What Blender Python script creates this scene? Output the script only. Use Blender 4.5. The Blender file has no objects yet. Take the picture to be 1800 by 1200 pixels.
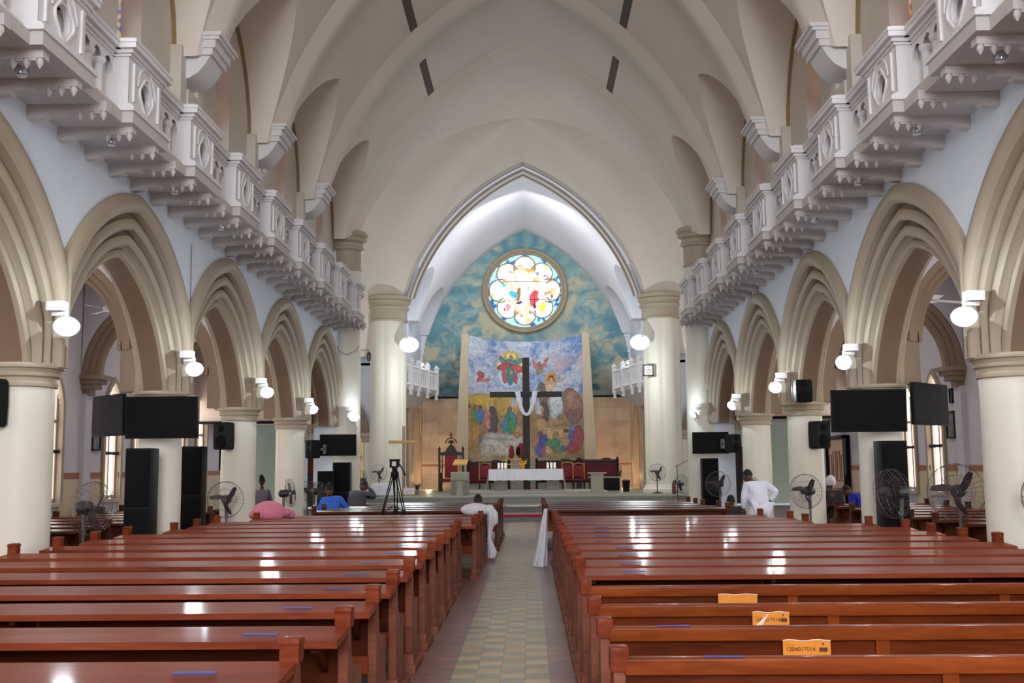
import bpy, bmesh, math, random
import numpy as np
from mathutils import Vector, Matrix, noise as mnoise
random.seed(7)
PI = math.pi
COL = bpy.context.scene.collection
ORD = ['nearest', 'second', 'third', 'fourth', 'fifth', 'sixth', 'seventh', 'eighth', 'ninth', 'tenth', 'eleventh', 'twelfth',
       'thirteenth', 'fourteenth', 'fifteenth', 'sixteenth', 'seventeenth', 'eighteenth']

# ------------------------------------------------------------------ materials
def lin(c):
    return tuple(((v/255)/12.92 if v/255 <= .04045 else ((v/255+.055)/1.055)**2.4) for v in c)

def mat(name, rgb, rough=.7, var=.08, scale=3.0, rgb2=None, bump=0.0, coat=0.0, metal=0.0, stretch=(1, 1, 1), spec=.5, detail=4, emit=0, emit_rgb=None):
    m = bpy.data.materials.new(name); m.use_nodes = True
    nt = m.node_tree; N = nt.nodes; L = nt.links; b = N['Principled BSDF']
    b.inputs['Roughness'].default_value = rough
    b.inputs['Metallic'].default_value = metal
    b.inputs['Specular IOR Level'].default_value = spec
    if coat:
        b.inputs['Coat Weight'].default_value = coat; b.inputs['Coat Roughness'].default_value = .12
    c = lin(rgb)
    if rgb2: c1, c2 = c, lin(rgb2)
    else: c1 = tuple(v*(1-var) for v in c); c2 = tuple(min(1, v*(1+var)) for v in c)
    tc = N.new('ShaderNodeTexCoord'); mp = N.new('ShaderNodeMapping'); nz = N.new('ShaderNodeTexNoise'); cr = N.new('ShaderNodeValToRGB')
    mp.inputs['Scale'].default_value = stretch
    nz.inputs['Scale'].default_value = scale; nz.inputs['Detail'].default_value = detail
    L.new(tc.outputs['Object'], mp.inputs['Vector']); L.new(mp.outputs['Vector'], nz.inputs['Vector'])
    L.new(nz.outputs['Fac'], cr.inputs['Fac'])
    cr.color_ramp.elements[0].position = .3; cr.color_ramp.elements[1].position = .7
    cr.color_ramp.elements[0].color = (*c1, 1); cr.color_ramp.elements[1].color = (*c2, 1)
    L.new(cr.outputs['Color'], b.inputs['Base Color'])
    if bump:
        bp = N.new('ShaderNodeBump'); bp.inputs['Strength'].default_value = bump; bp.inputs['Distance'].default_value = .02
        L.new(nz.outputs['Fac'], bp.inputs['Height']); L.new(bp.outputs['Normal'], b.inputs['Normal'])
    if emit:
        b.inputs['Emission Strength'].default_value = emit
        b.inputs['Emission Color'].default_value = (*lin(emit_rgb or rgb), 1)
    return m

def wood_mat(name, dark, light, rough=.3, coat=.5, scale=2.2):
    m = bpy.data.materials.new(name); m.use_nodes = True
    nt = m.node_tree; N = nt.nodes; L = nt.links; b = N['Principled BSDF']
    tc = N.new('ShaderNodeTexCoord'); mp = N.new('ShaderNodeMapping'); oi = N.new('ShaderNodeObjectInfo')
    ad = N.new('ShaderNodeVectorMath'); ad.operation = 'ADD'
    L.new(tc.outputs['Object'], ad.inputs[0]); 
    ml = N.new('ShaderNodeMath'); ml.operation = 'MULTIPLY'; ml.inputs[1].default_value = 37.0
    L.new(oi.outputs['Random'], ml.inputs[0]); L.new(ml.outputs[0], ad.inputs[1])
    mp.inputs['Scale'].default_value = (.35, 2.5, 2.5)
    L.new(ad.outputs[0], mp.inputs['Vector'])
    nz = N.new('ShaderNodeTexNoise'); nz.inputs['Scale'].default_value = scale; nz.inputs['Detail'].default_value = 6; nz.inputs['Distortion'].default_value = .6
    L.new(mp.outputs['Vector'], nz.inputs['Vector'])
    nf = N.new('ShaderNodeTexNoise'); nf.inputs['Scale'].default_value = 16; nf.inputs['Detail'].default_value = 3
    L.new(mp.outputs['Vector'], nf.inputs['Vector'])
    mx = N.new('ShaderNodeMath'); mx.operation = 'MULTIPLY_ADD'; mx.inputs[1].default_value = .35; 
    L.new(nf.outputs['Fac'], mx.inputs[0]); 
    m2 = N.new('ShaderNodeMath'); m2.operation = 'MULTIPLY'; m2.inputs[1].default_value = .65
    L.new(nz.outputs['Fac'], m2.inputs[0]); L.new(m2.outputs[0], mx.inputs[2])
    cr = N.new('ShaderNodeValToRGB'); L.new(mx.outputs[0], cr.inputs['Fac'])
    cr.color_ramp.elements[0].position = .32; cr.color_ramp.elements[1].position = .66
    cr.color_ramp.elements[0].color = (*lin(dark), 1); cr.color_ramp.elements[1].color = (*lin(light), 1)
    L.new(cr.outputs['Color'], b.inputs['Base Color'])
    b.inputs['Roughness'].default_value = rough; b.inputs['Specular IOR Level'].default_value = .04
    if coat:
        b.inputs['Coat Weight'].default_value = coat*.28; b.inputs['Coat IOR'].default_value = 1.3; b.inputs['Coat Roughness'].default_value = .09
    return m

def vcol_mat(name, rough=.7, emit=0.0, tint=1.0):
    m = bpy.data.materials.new(name); m.use_nodes = True
    nt = m.node_tree; N = nt.nodes; L = nt.links; b = N['Principled BSDF']
    a = N.new('ShaderNodeVertexColor'); a.layer_name = 'paint'
    b.inputs['Roughness'].default_value = rough
    if emit:
        b.inputs['Base Color'].default_value = (.02, .02, .02, 1)
        L.new(a.outputs['Color'], b.inputs['Emission Color']); b.inputs['Emission Strength'].default_value = emit
    else:
        L.new(a.outputs['Color'], b.inputs['Base Color'])
    return m

def emis(name, rgb, s):
    m = bpy.data.materials.new(name); m.use_nodes = True
    b = m.node_tree.nodes['Principled BSDF']
    b.inputs['Base Color'].default_value = (.8, .8, .8, 1)
    b.inputs['Emission Color'].default_value = (*lin(rgb), 1); b.inputs['Emission Strength'].default_value = s
    return m

M = {}
M['wall'] = mat('plaster_white', (220, 230, 244), .85, .03, 1.2, bump=.05)
M['upper'] = mat('plaster_cream', (202, 194, 184), .85, .03, 1.0)
M['vault'] = mat('vault_plaster', (224, 215, 205), .9, .035, .5)
M['chvault'] = mat('chancel_vault_plaster', (226, 226, 232), .9, .02, .6)
M['cornice'] = mat('painted_cornice', (218, 217, 220), .65, .03, 2)
M['bracket'] = mat('bracket_shaded_plaster', (192, 186, 186), .75, .04, 2)  # greyer than the cornice, underside shade put into the colour
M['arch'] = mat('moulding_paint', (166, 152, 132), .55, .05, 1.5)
M['archdark'] = mat('moulding_soffit_shade_paint', (122, 100, 82), .6, .05, 1.5)  # browner soffit paint, also darkens the grooves as painted-in shade
M['archwarm'] = mat('aisle_arch_paint', (150, 130, 110), .6, .06, 1.5)
M['col'] = mat('column_cream', (224, 220, 206), .5, .03, 2.0)
M['cap'] = mat('capital_stone', (178, 166, 146), .55, .05, 2)
M['band'] = mat('ochre_band', (150, 124, 92), .7, .05, 2)
M['aislewall'] = mat('aisle_plaster', (210, 208, 218), .85, .04, 1)
M['pinkwall'] = mat('gallery_plaster_pink', (236, 212, 200), .85, .03, 1)
M['greenwall'] = mat('transept_plaster_green', (196, 200, 172), .85, .03, 1)
M['dadostripe'] = mat('terracotta_stripe', (168, 104, 78), .7, .05, 2)
M['dado'] = mat('dado_cream', (214, 196, 168), .7, .03, 2)
M['dark'] = mat('black_plastic', (12, 12, 15), .6, .1, 5, spec=.2)
M['screen'] = mat('screen_glass', (6, 6, 12), .45, .1, 2, spec=.12)
M['grille'] = mat('speaker_grille', (11, 11, 16), .8, .2, 60, spec=.15)
M['greymetal'] = mat('grey_metal', (92, 92, 96), .4, .08, 10, metal=.6)
M['chrome'] = mat('chrome', (200, 204, 214), .15, .05, 6, metal=1.0)
M['white'] = mat('white_enamel', (226, 228, 230), .4, .03, 4)
M['cloth'] = mat('white_cloth', (228, 230, 242), .8, .04, 8)
M['lace'] = mat('white_lace', (214, 216, 226), .8, .14, 40, detail=2, bump=.4)
M['stone'] = mat('altar_stone', (168, 164, 148), .6, .06, 5)
M['stonedk'] = mat('lectern_stone', (136, 134, 124), .6, .06, 5)
M['step'] = mat('step_terrazzo', (134, 140, 128), .4, .12, 14)
M['stepdk'] = mat('step_riser_marble', (84, 92, 86), .4, .25, 9)
M['carpet'] = mat('red_carpet', (176, 20, 44), .9, .08, 20)
M['nosing'] = mat('white_nosing', (228, 226, 206), .5, .03, 6)
M['blackwood'] = mat('ebonised_wood', (30, 26, 24), .5, .15, 6)
M['crosswood'] = mat('cross_dark_wood', (44, 36, 34), .6, .15, 5)
M['gold'] = mat('gilded_wood', (200, 150, 50), .4, .1, 6)
M['yellow'] = mat('yellow_petals', (236, 170, 20), .7, .15, 20)
M['redcloth'] = mat('crimson_velvet', (104, 18, 36), .8, .12, 8)
M['redfab'] = mat('crimson_leather', (128, 24, 40), .7, .1, 8)
M['leaf'] = mat('dark_leaf', (34, 52, 30), .6, .2, 20)
M['wax'] = mat('candle_wax', (240, 236, 220), .4, .03, 5, emit=.25)
M['tape'] = mat('purple_tape', (58, 46, 128), .5, .08, 10)
M['paper'] = mat('orange_paper', (226, 140, 38), .7, .08, 9)
M['paperback'] = mat('paper_edge', (238, 206, 190), .7, .03, 9)
M['ink'] = mat('brown_ink', (84, 44, 22), .7, .05, 9)
M['skin'] = mat('dark_skin', (92, 58, 42), .5, .08, 10)
M['hair'] = mat('black_hair', (18, 15, 15), .7, .2, 30)
M['pink'] = mat('pink_fabric', (216, 124, 150), .8, .08, 8)
M['blue'] = mat('blue_print_fabric', (20, 66, 190), .8, .05, 30, rgb2=(60, 130, 230))
M['royal'] = mat('royal_blue_fabric', (24, 40, 168), .8, .1, 8)
M['grey'] = mat('grey_fabric', (74, 76, 86), .85, .08, 8)
M['mauve'] = mat('mauve_fabric', (118, 104, 122), .85, .08, 8)
M['shirt'] = mat('white_shirt', (228, 232, 248), .75, .05, 6, bump=.3)
M['trousers'] = mat('dark_trousers', (48, 46, 52), .8, .08, 8)
M['picframe'] = mat('picture_frame_dark', (56, 66, 66), .4, .08, 8)
M['slot'] = mat('vault_slot_brown', (84, 74, 66), .8, .06, 5)
M['doorpink'] = mat('door_paint', (216, 168, 134), .5, .04, 3)
M['doorline'] = mat('door_groove', (110, 70, 52), .6, .04, 3)
M['frame'] = mat('window_frame_paint', (192, 178, 166), .5, .04, 4)
M['lead'] = mat('window_lead', (70, 56, 48), .6, .08, 4)
M['tracery'] = mat('rose_stone', (178, 160, 132), .6, .05, 4)
M['floorgen'] = mat('nave_floor_tile', (112, 96, 88), .5, .1, 3)
M['wirec'] = mat('fan_wire', (104, 98, 96), .4, .08, 8, metal=.4)
M['motor'] = mat('fan_motor', (40, 38, 42), .45, .1, 8)
M['blade'] = mat('fan_blade', (62, 50, 54), .4, .1, 8)
M['rope'] = mat('barrier_rope', (140, 84, 66), .8, .1, 20)
M['bluepic'] = mat('picture_paint', (150, 140, 120), .6, .3, 12, rgb2=(70, 90, 120))
M['oak'] = mat('light_oak', (196, 150, 84), .5, .08, 6)
M['led'] = emis('led_panel', (226, 246, 255), 26)
M['ledfar'] = emis('led_panel_far', (222, 244, 255), 45)
M['pane'] = emis('window_daylight', (255, 250, 240), 3.2)
M['panewarm'] = emis('window_warm_daylight', (255, 206, 140), 2.6)
M['pew'] = wood_mat('pew_varnished_wood', (90, 36, 20), (134, 64, 38), .5, .35)
M['pewshelf'] = wood_mat('pew_ledge_wood', (104, 44, 26), (142, 68, 44), .5, .45)
M['pewplain'] = wood_mat('pew_plain_back_shaded_wood', (66, 26, 11), (112, 50, 22), .5, .3)  # darker copy of the rail wood, shade below the rail in its colour
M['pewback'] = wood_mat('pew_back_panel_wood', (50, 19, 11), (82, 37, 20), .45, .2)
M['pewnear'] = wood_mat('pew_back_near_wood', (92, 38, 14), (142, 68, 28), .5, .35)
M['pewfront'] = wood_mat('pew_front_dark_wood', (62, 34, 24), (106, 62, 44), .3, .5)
M['pewend'] = wood_mat('pew_end_wood', (104, 58, 44), (138, 86, 70), .5, .1)

# ------------------------------------------------------------------ mesh helper
class MB:
    def __init__(s): s.v = []; s.f = []; s.mi = []
    def add(s, vs, fs, mi=0):
        o = len(s.v); s.v += [tuple(p) for p in vs]
        for f in fs: s.f.append(tuple(o+i for i in f)); s.mi.append(mi)
        return s
    def box(s, x0, x1, y0, y1, z0, z1, mi=0):
        vs = [(x, y, z) for z in (z0, z1) for y in (y0, y1) for x in (x0, x1)]
        return s.add(vs, [(0, 2, 3, 1), (4, 5, 7, 6), (0, 1, 5, 4), (2, 6, 7, 3), (0, 4, 6, 2), (1, 3, 7, 5)], mi)
    def bbox(s, x0, x1, y0, y1, z0, z1, b=.008, mi=0):   # box with chamfered edges
        bm = bmesh.new(); bmesh.ops.create_cube(bm, size=1)
        for v in bm.verts: v.co = Vector(((x0+x1)/2+v.co.x*(x1-x0), (y0+y1)/2+v.co.y*(y1-y0), (z0+z1)/2+v.co.z*(z1-z0)))
        bmesh.ops.bevel(bm, geom=bm.edges[:], offset=b, segments=2, affect='EDGES', profile=.6)
        s.add([v.co[:] for v in bm.verts], [[v.index for v in f.verts] for f in bm.faces], mi); bm.free(); return s
    def quad(s, a, b, c, d, mi=0): return s.add([a, b, c, d], [(0, 1, 2, 3)], mi)
    def ring(s, rings, closed=True, cap=True, mi=0):
        n = len(rings[0]); vs = [p for r in rings for p in r]; fs = []
        for i in range(len(rings)-1):
            for j in range(n if closed else n-1):
                k = (j+1) % n; fs.append((i*n+j, i*n+k, (i+1)*n+k, (i+1)*n+j))
        if cap and closed:
            fs.append(tuple(range(n-1, -1, -1))); fs.append(tuple(range((len(rings)-1)*n, len(rings)*n)))
        return s.add(vs, fs, mi)
    def lathe(s, cx, cy, prof, n=24, mi=0, cap=True, lobes=None):
        rs = []
        for r, z in prof:
            rs.append([(cx+(r*(lobes(2*PI*i/n) if lobes else 1))*math.cos(2*PI*i/n), cy+(r*(lobes(2*PI*i/n) if lobes else 1))*math.sin(2*PI*i/n), z) for i in range(n)])
        return s.ring(rs, True, cap, mi)
    def tube(s, pts, r, n=8, mi=0, closed=False):
        pts = [Vector(p) for p in pts]; rr = r if isinstance(r, (list, tuple)) else [r]*len(pts); rings = []
        up = None
        for i, p in enumerate(pts):
            if closed: t = pts[(i+1) % len(pts)]-pts[i-1]
            else: t = pts[min(i+1, len(pts)-1)]-pts[max(i-1, 0)]
            t.normalize()
            if up is None: up = Vector((0, 0, 1)) if abs(t.z) < .9 else Vector((1, 0, 0))
            a = t.cross(up)
            if a.length < 1e-4: a = t.cross(Vector((0, 1, 0)))
            a.normalize(); b = t.cross(a)
            rings.append([tuple(p+a*math.cos(2*PI*k/n)*rr[i]+b*math.sin(2*PI*k/n)*rr[i]) for k in range(n)])
        if closed: rings.append(rings[0])
        return s.ring(rings, True, not closed, mi)
    def prism(s, poly, axis, a, b, mi=0):   # poly in the two other axes (in xyz order)
        def P(u, w, t): return {'x': (t, u, w), 'y': (u, t, w), 'z': (u, w, t)}[axis]
        return s.ring([[P(u, w, a) for u, w in poly], [P(u, w, b) for u, w in poly]], True, True, mi)
    def ell(s, c, r, n=12, m=8, mi=0, z0=-1.0, rot=None):
        rings = []
        for i in range(m+1):
            t = -PI/2+PI*i/m
            if math.sin(t) < z0-1e-6: continue
            ring = []
            for k in range(n):
                p = Vector((r[0]*max(.02, math.cos(t))*math.cos(2*PI*k/n), r[1]*max(.02, math.cos(t))*math.sin(2*PI*k/n), r[2]*math.sin(t)))
                if rot is not None: p = rot @ p
                ring.append((c[0]+p.x, c[1]+p.y, c[2]+p.z))
            rings.append(ring)
        return s.ring(rings, True, True, mi)
    def mesh(s, name, mats, smooth=35):
        me = bpy.data.meshes.new(name); me.from_pydata(s.v, [], s.f)
        if not isinstance(mats, (list, tuple)): mats = [mats]
        for m in mats: me.materials.append(m)
        if len(mats) > 1:
            for p, i in zip(me.polygons, s.mi): p.material_index = i
        bm = bmesh.new(); bm.from_mesh(me); bmesh.ops.recalc_face_normals(bm, faces=bm.faces[:]); bm.to_mesh(me); bm.free()
        if smooth:
            for p in me.polygons: p.use_smooth = True
            me.set_sharp_from_angle(angle=math.radians(smooth))
        me.update(); return me
    def build(s, name, mats, parent=None, smooth=35, loc=None):
        o = bpy.data.objects.new(name, s.mesh(name, mats, smooth)); COL.objects.link(o)
        if parent: o.parent = parent
        if loc: o.location = loc
        return o

def tag(o, label, cat, group=None, kind=None):
    o['label'] = label; o['category'] = cat
    if group: o['group'] = group
    if kind: o['kind'] = kind
    return o
def thing(name, label, cat, loc=(0, 0, 0), rz=0, group=None):
    o = bpy.data.objects.new(name, None); COL.objects.link(o); o.location = loc; o.rotation_euler = (0, 0, rz)
    return tag(o, label, cat, group)
def struct(o, label=None):
    o['kind'] = 'structure'
    if label: o['label'] = label
    return o
def dup(root, loc=None, rz=None, label=None, group=None):
    r = root.copy(); COL.objects.link(r)
    if loc is not None: r.location = loc
    if rz is not None: r.rotation_euler = (root.rotation_euler[0], root.rotation_euler[1], rz)
    if label: r['label'] = label
    if group: r['group'] = group
    for ch in list(root.children):
        c = ch.copy(); COL.objects.link(c); c.parent = r
        for g in list(ch.children):
            d = g.copy(); COL.objects.link(d); d.parent = c
    return r

# ------------------------------------------------------------------ dimensions
P = 4.33; Y0 = 11.5; XW = 5.0; XI = 5.66; XC = 5.33; XO = 8.3
COLY = [Y0+P*k for k in range(-3, 5)]          # -1.49 ... 28.82
Y_PIER = COLY[-1]; Y_CR0 = 29.3; Y_CR1 = 40.3; Y_CH = 41.1; Y_END = 51.2
ZD = .57

# ================================================================== FLOOR
def floor_mat():
    m = bpy.data.materials.new('aisle_tiles'); m.use_nodes = True
    nt = m.node_tree; N = nt.nodes; L = nt.links; b = N['Principled BSDF']
    tc = N.new('ShaderNodeTexCoord'); mp = N.new('ShaderNodeMapping'); mp.inputs['Location'].default_value = (.44/.185, 0, .5); mp.inputs['Scale'].default_value = (1/.185, 1/.19, 0)
    L.new(tc.outputs['Object'], mp.inputs['Vector'])
    ck = N.new('ShaderNodeTexChecker'); ck.inputs['Scale'].default_value = 1
    ck.inputs['Color1'].default_value = (*lin((194, 170, 124)), 1); ck.inputs['Color2'].default_value = (*lin((152, 150, 134)), 1)
    L.new(mp.outputs['Vector'], ck.inputs['Vector'])
    # grout
    br = N.new('ShaderNodeTexBrick'); br.offset = 0; br.inputs['Scale'].default_value = 1; br.inputs['Mortar Size'].default_value = .02
    br.inputs['Brick Width'].default_value = 1; br.inputs['Row Height'].default_value = 1
    br.inputs['Color1'].default_value = (1, 1, 1, 1); br.inputs['Color2'].default_value = (.82, .84, .86, 1); br.inputs['Mortar'].default_value = (.45, .42, .4, 1)
    L.new(mp.outputs['Vector'], br.inputs['Vector'])
    # border columns
    sx = N.new('ShaderNodeSeparateXYZ'); L.new(mp.outputs['Vector'], sx.inputs[0])
    g0 = N.new('ShaderNodeMath'); g0.operation = 'GREATER_THAN'; g0.inputs[1].default_value = 0; L.new(sx.outputs[0], g0.inputs[0])
    g1 = N.new('ShaderNodeMath'); g1.operation = 'LESS_THAN'; g1.inputs[1].default_value = 4; L.new(sx.outputs[0], g1.inputs[0])
    ml = N.new('ShaderNodeMath'); ml.operation = 'MULTIPLY'; L.new(g0.outputs[0], ml.inputs[0]); L.new(g1.outputs[0], ml.inputs[1])
    mx = N.new('ShaderNodeMixRGB'); mx.inputs[1].default_value = (*lin((146, 112, 106)), 1); L.new(ml.outputs[0], mx.inputs[0]); L.new(ck.outputs['Color'], mx.inputs[2])
    m2 = N.new('ShaderNodeMixRGB'); m2.blend_type = 'MULTIPLY'; m2.inputs[0].default_value = .8; L.new(mx.outputs[0], m2.inputs[1]); L.new(br.outputs['Color'], m2.inputs[2])
    nz = N.new('ShaderNodeTexNoise'); nz.inputs['Scale'].default_value = 2.2; nz.inputs['Detail'].default_value = 5
    mq = N.new('ShaderNodeMapping'); mq.inputs['Scale'].default_value = (.8, 2.2, 1); L.new(tc.outputs['Object'], mq.inputs['Vector']); L.new(mq.outputs['Vector'], nz.inputs['Vector'])
    cr = N.new('ShaderNodeValToRGB'); cr.color_ramp.elements[0].position = .3; cr.color_ramp.elements[1].position = .7
    cr.color_ramp.elements[0].color = (.62, .6, .58, 1); cr.color_ramp.elements[1].color = (1.1, 1.08, 1.04, 1); L.new(nz.outputs['Fac'], cr.inputs['Fac'])
    m3 = N.new('ShaderNodeMixRGB'); m3.blend_type = 'MULTIPLY'; m3.inputs[0].default_value = .9; L.new(m2.outputs[0], m3.inputs[1]); L.new(cr.outputs['Color'], m3.inputs[2])
    L.new(m3.outputs[0], b.inputs['Base Color']); b.inputs['Roughness'].default_value = .32
    bp = N.new('ShaderNodeBump'); bp.inputs['Strength'].default_value = .25; bp.inputs['Distance'].default_value = .01
    L.new(nz.outputs['Fac'], bp.inputs['Height']); L.new(bp.outputs['Normal'], b.inputs['Normal'])
    return m
mb = MB(); mb.box(-XO-.3, XO+.3, -12, 31.0, -.2, 0); mb.box(-13, -XO+.3, 29, 42, -.2, 0); mb.box(XO-.3, 13, 29, 42, -.2, 0)
struct(mb.build('floor', [M['floorgen']], smooth=0))
mb = MB(); mb.box(-.82, .62, -6, 30.98, .001, .006)
struct(mb.build('floor_aisle_tiles', [floor_mat()], smooth=0), 'checkered tile strip along the central aisle')

# ================================================================== ARCHES & WALLS
OFF = .42; R0 = 3.18; Z0 = 2.018; KS = 1.478
def arc_pts(k, n=14):
    """half arch, radius reduced by k: list of (dy, z) from springing (dy=r) to apex (dy=0)"""
    r = R0-k; t1 = math.acos(OFF/r); return [(r*math.cos(t1*i/n)-OFF, Z0+r*math.sin(t1*i/n)) for i in range(n+1)]
PROF = [(0, .02), (0, -.07), (.03, -.11), (.08, -.125), (.13, -.11), (.165, -.06), (.17, .04), (.215, .04), (.22, .0), (.25, -.025), (.29, -.025), (.315, .0), (.32, .11),
        (.36, .11), (.365, .06), (.39, .03), (.43, .03), (.455, .06), (.46, .13), (.485, .17), (.49, .14), (.52, .12), (.55, .14), (.56, .19), (.565, .33)]
def make_arch_mesh(s):
    mb = MB()
    full = [(k, d) for k, d in PROF]+[(k, .66-d) for k, d in reversed(PROF[:-1])]
    n = 12; rings = []
    cols = []
    for k, d in full:
        r_ = R0-k*KS; ta = math.asin((2.68-Z0)/r_); tb = math.acos(OFF/r_)
        pts = [(min(r_*math.cos(ta+(tb-ta)*q/16)-OFF, P/2-.002-.6*k), Z0+r_*math.sin(ta+(tb-ta)*q/16)) for q in range(17)]
        line = [(dy, z) for dy, z in pts]+[(-dy, z) for dy, z in reversed(pts[:-1])]
        cols.append([(s*(XW+d), dy, z) for dy, z in line])
    L_ = len(cols[0]); rings = cols
    vs = [p for r in rings for p in r]; 
    for i in range(len(rings)-1):
        a, b = full[i][1], full[i+1][1]
        mi = 1 if (.155 < min(a, b) and max(a, b) < .505) or full[i][0] in (.17, .32) else 0  # soffit and grooves take the dark paint, groove shade put into colour
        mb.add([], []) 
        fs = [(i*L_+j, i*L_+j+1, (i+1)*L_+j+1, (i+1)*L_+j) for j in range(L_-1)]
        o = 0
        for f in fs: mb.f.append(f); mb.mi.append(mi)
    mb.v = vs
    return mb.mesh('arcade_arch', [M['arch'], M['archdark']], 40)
def side(s): return 'left' if s < 0 else 'right'
arch_me = {s: make_arch_mesh(s) for s in (-1, 1)}
for s in (-1, 1):
    k = 0
    for i in range(len(COLY)-1):
        yc = COLY[i]+P/2
        o = bpy.data.objects.new('arcade_arch', arch_me[s]); COL.objects.link(o); o.location = (0, yc, 0)
        if yc > 6:
            tag(o, 'tan moulded pointed arch of the %s arcade, %s to the camera' % (side(s), 'nearest, cut by the frame' if k == 0 else ORD[k]+' nearest'), 'arch', 'arcade arches of the %s wall' % side(s)); k += 1
        else:
            tag(o, 'tan moulded arcade arch behind the camera on the %s' % side(s), 'arch', 'arcade arches of the %s wall behind the camera' % side(s))
    # white spandrel wall
    mb = MB()
    for i in range(len(COLY)-1):
        yc = COLY[i]+P/2
        h = arc_pts(.04, 20); line = [(dy, z) for dy, z in h if dy < P/2-.001]
        r = R0-.04; yy = P/2; zz = Z0+math.sqrt(r*r-(yy+OFF)**2); line = [(yy, zz)]+line
        line = line+[(-a, b) for a, b in reversed(line[:-1])]
        for X in (XW, XI):
            for a, b in zip(line[:-1], line[1:]):
                mb.quad((s*X, yc+a[0], a[1]), (s*X, yc+b[0], b[1]), (s*X, yc+b[0], 5.75), (s*X, yc+a[0], 5.75))
    # closing pier at the crossing
    mb.box(min(s*XW, s*XI), max(s*XW, s*XI), Y_PIER-.02, 29.4, 0, 9)
    struct(mb.build('wall_arcade_%s' % side(s), M['wall'], smooth=0))

# columns ------------------------------------------------------------------
def column(s):
    t = thing('nave_column', 'x', 'column', (s*XC, 0, 0))
    MB().lathe(0, 0, [(.325, .25), (.325, 1.2), (.318, 2.46)], 32).build('shaft', M['col'], t)
    MB().lathe(0, 0, [(.33, 2.46), (.345, 2.47), (.35, 2.5), (.335, 2.52), (.34, 2.56), (.37, 2.58), (.375, 2.60), (.355, 2.62), (.38, 2.655), (.41, 2.665), (.415, 2.69), (.40, 2.715), (.3, 2.72)], 32).build('capital', M['cap'], t)
    MB().lathe(0, 0, [(.42, 0), (.42, .12), (.39, .16), (.36, .2), (.33, .26)], 32).build('base', M['col'], t)
    return t
for s in (-1, 1):
    proto = column(s); k = 0; first = True
    for y in COLY[:-1]:
        o = proto if first else dup(proto); first = False
        o.location = (s*XC, y, 0)
        if y > 8:
            o['label'] = 'cream round column with ringed capital in the %s arcade, %s the camera' % (side(s), ['nearest', 'second from', 'third from', 'fourth from'][k]+(' to' if k == 0 else '')); k += 1
            o['group'] = 'round columns of the %s arcade' % side(s)
        else:
            o['label'] = 'cream round arcade column on the %s standing outside the view' % side(s); o['group'] = 'round columns out of view on the %s' % side(s)

# tall crossing piers -------------------------------------------------------
def lob(t): return 1+.12*math.sqrt(abs(math.cos(2*t+.5)))
for s in (-1, 1):
    t = thing('crossing_pier', 'tall slim cream pier with tan ringed capital ending the %s arcade' % side(s), 'pillar', (s*4.83, 29.05, 0), group='tall piers of the crossing')
    MB().lathe(0, 0, [(.36, .3), (.34, 6.98)], 40, lobes=lob).build('shaft', M['col'], t)
    MB().lathe(0, 0, [(.46, 0), (.46, .2), (.38, .3)], 32).build('base', M['col'], t)
    MB().lathe(0, 0, [(.36, 6.95), (.40, 6.97), (.40, 7.02), (.37, 7.05), (.37, 7.5), (.45, 7.55), (.46, 7.6), (.42, 7.63), (.42, 7.72), (.52, 7.78), (.53, 7.85), (.49, 7.88), (.56, 7.94), (.57, 8.0), (.52, 8.05), (.2, 8.06)], 36).build('capital', M['cap'], t)
    t = thing('chancel_column', 'massive cream clustered column with tan ringed capital on the %s, framing the chancel' % side(s), 'column', (s*5.22, 40.6, ZD-.02), group='clustered columns at the chancel arch')
    def lob2(a): return 1+.11*math.sqrt(abs(math.cos(3*a+.3)))
    MB().lathe(0, 0, [(.63, .3), (.625, 6.6)], 96, lobes=lob2).build('shaft', M['col'], t)
    MB().lathe(0, 0, [(.82, 0), (.82, .15), (.76, .2), (.72, .32)], 40).build('base', M['col'], t)
    MB().lathe(0, 0, [(.70, 6.55), (.75, 6.57), (.75, 6.62), (.72, 6.65), (.72, 7.0), (.79, 7.04), (.81, 7.1), (.77, 7.13), (.77, 7.22), (.84, 7.27), (.86, 7.33), (.82, 7.36), (.88, 7.42), (.90, 7.5), (.84, 7.54), (.3, 7.56)], 48).build('capital', M['cap'], t)

# ================================================================== generic wall with pointed holes
def pointed(c, a, zs, h, n=10):
    """pointed arch line from left springing to right springing"""
    if h <= a: h = a*1.05
    r = (a*a+h*h)/(2*a); off = r-a; t1 = math.acos(off/r)
    H = [(r*math.cos(t1*i/n)-off, zs+r*math.sin(t1*i/n)) for i in range(n+1)]
    return [(c-d, z) for d, z in H]+[(c+d, z) for d, z in reversed(H[:-1])]
def holed_wall(mb, F, s0, s1, z0, z1, holes, mi=0):
    """F(s,z)->xyz ; holes: list of (c,a,sill,zs,h)"""
    cur = s0
    for c, a, sill, zs, h in sorted(holes):
        mb.quad(F(cur, z0), F(c-a, z0), F(c-a, z1), F(cur, z1), mi)
        if sill > z0: mb.quad(F(c-a, z0), F(c+a, z0), F(c+a, sill), F(c-a, sill), mi)
        pl = pointed(c, a, zs, h)
        for p, q in zip(pl[:-1], pl[1:]): mb.quad(F(*p), F(*q), F(q[0], z1), F(p[0], z1), mi)
        cur = c+a
    mb.quad(F(cur, z0), F(s1, z0), F(s1, z1), F(cur, z1), mi)
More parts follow.
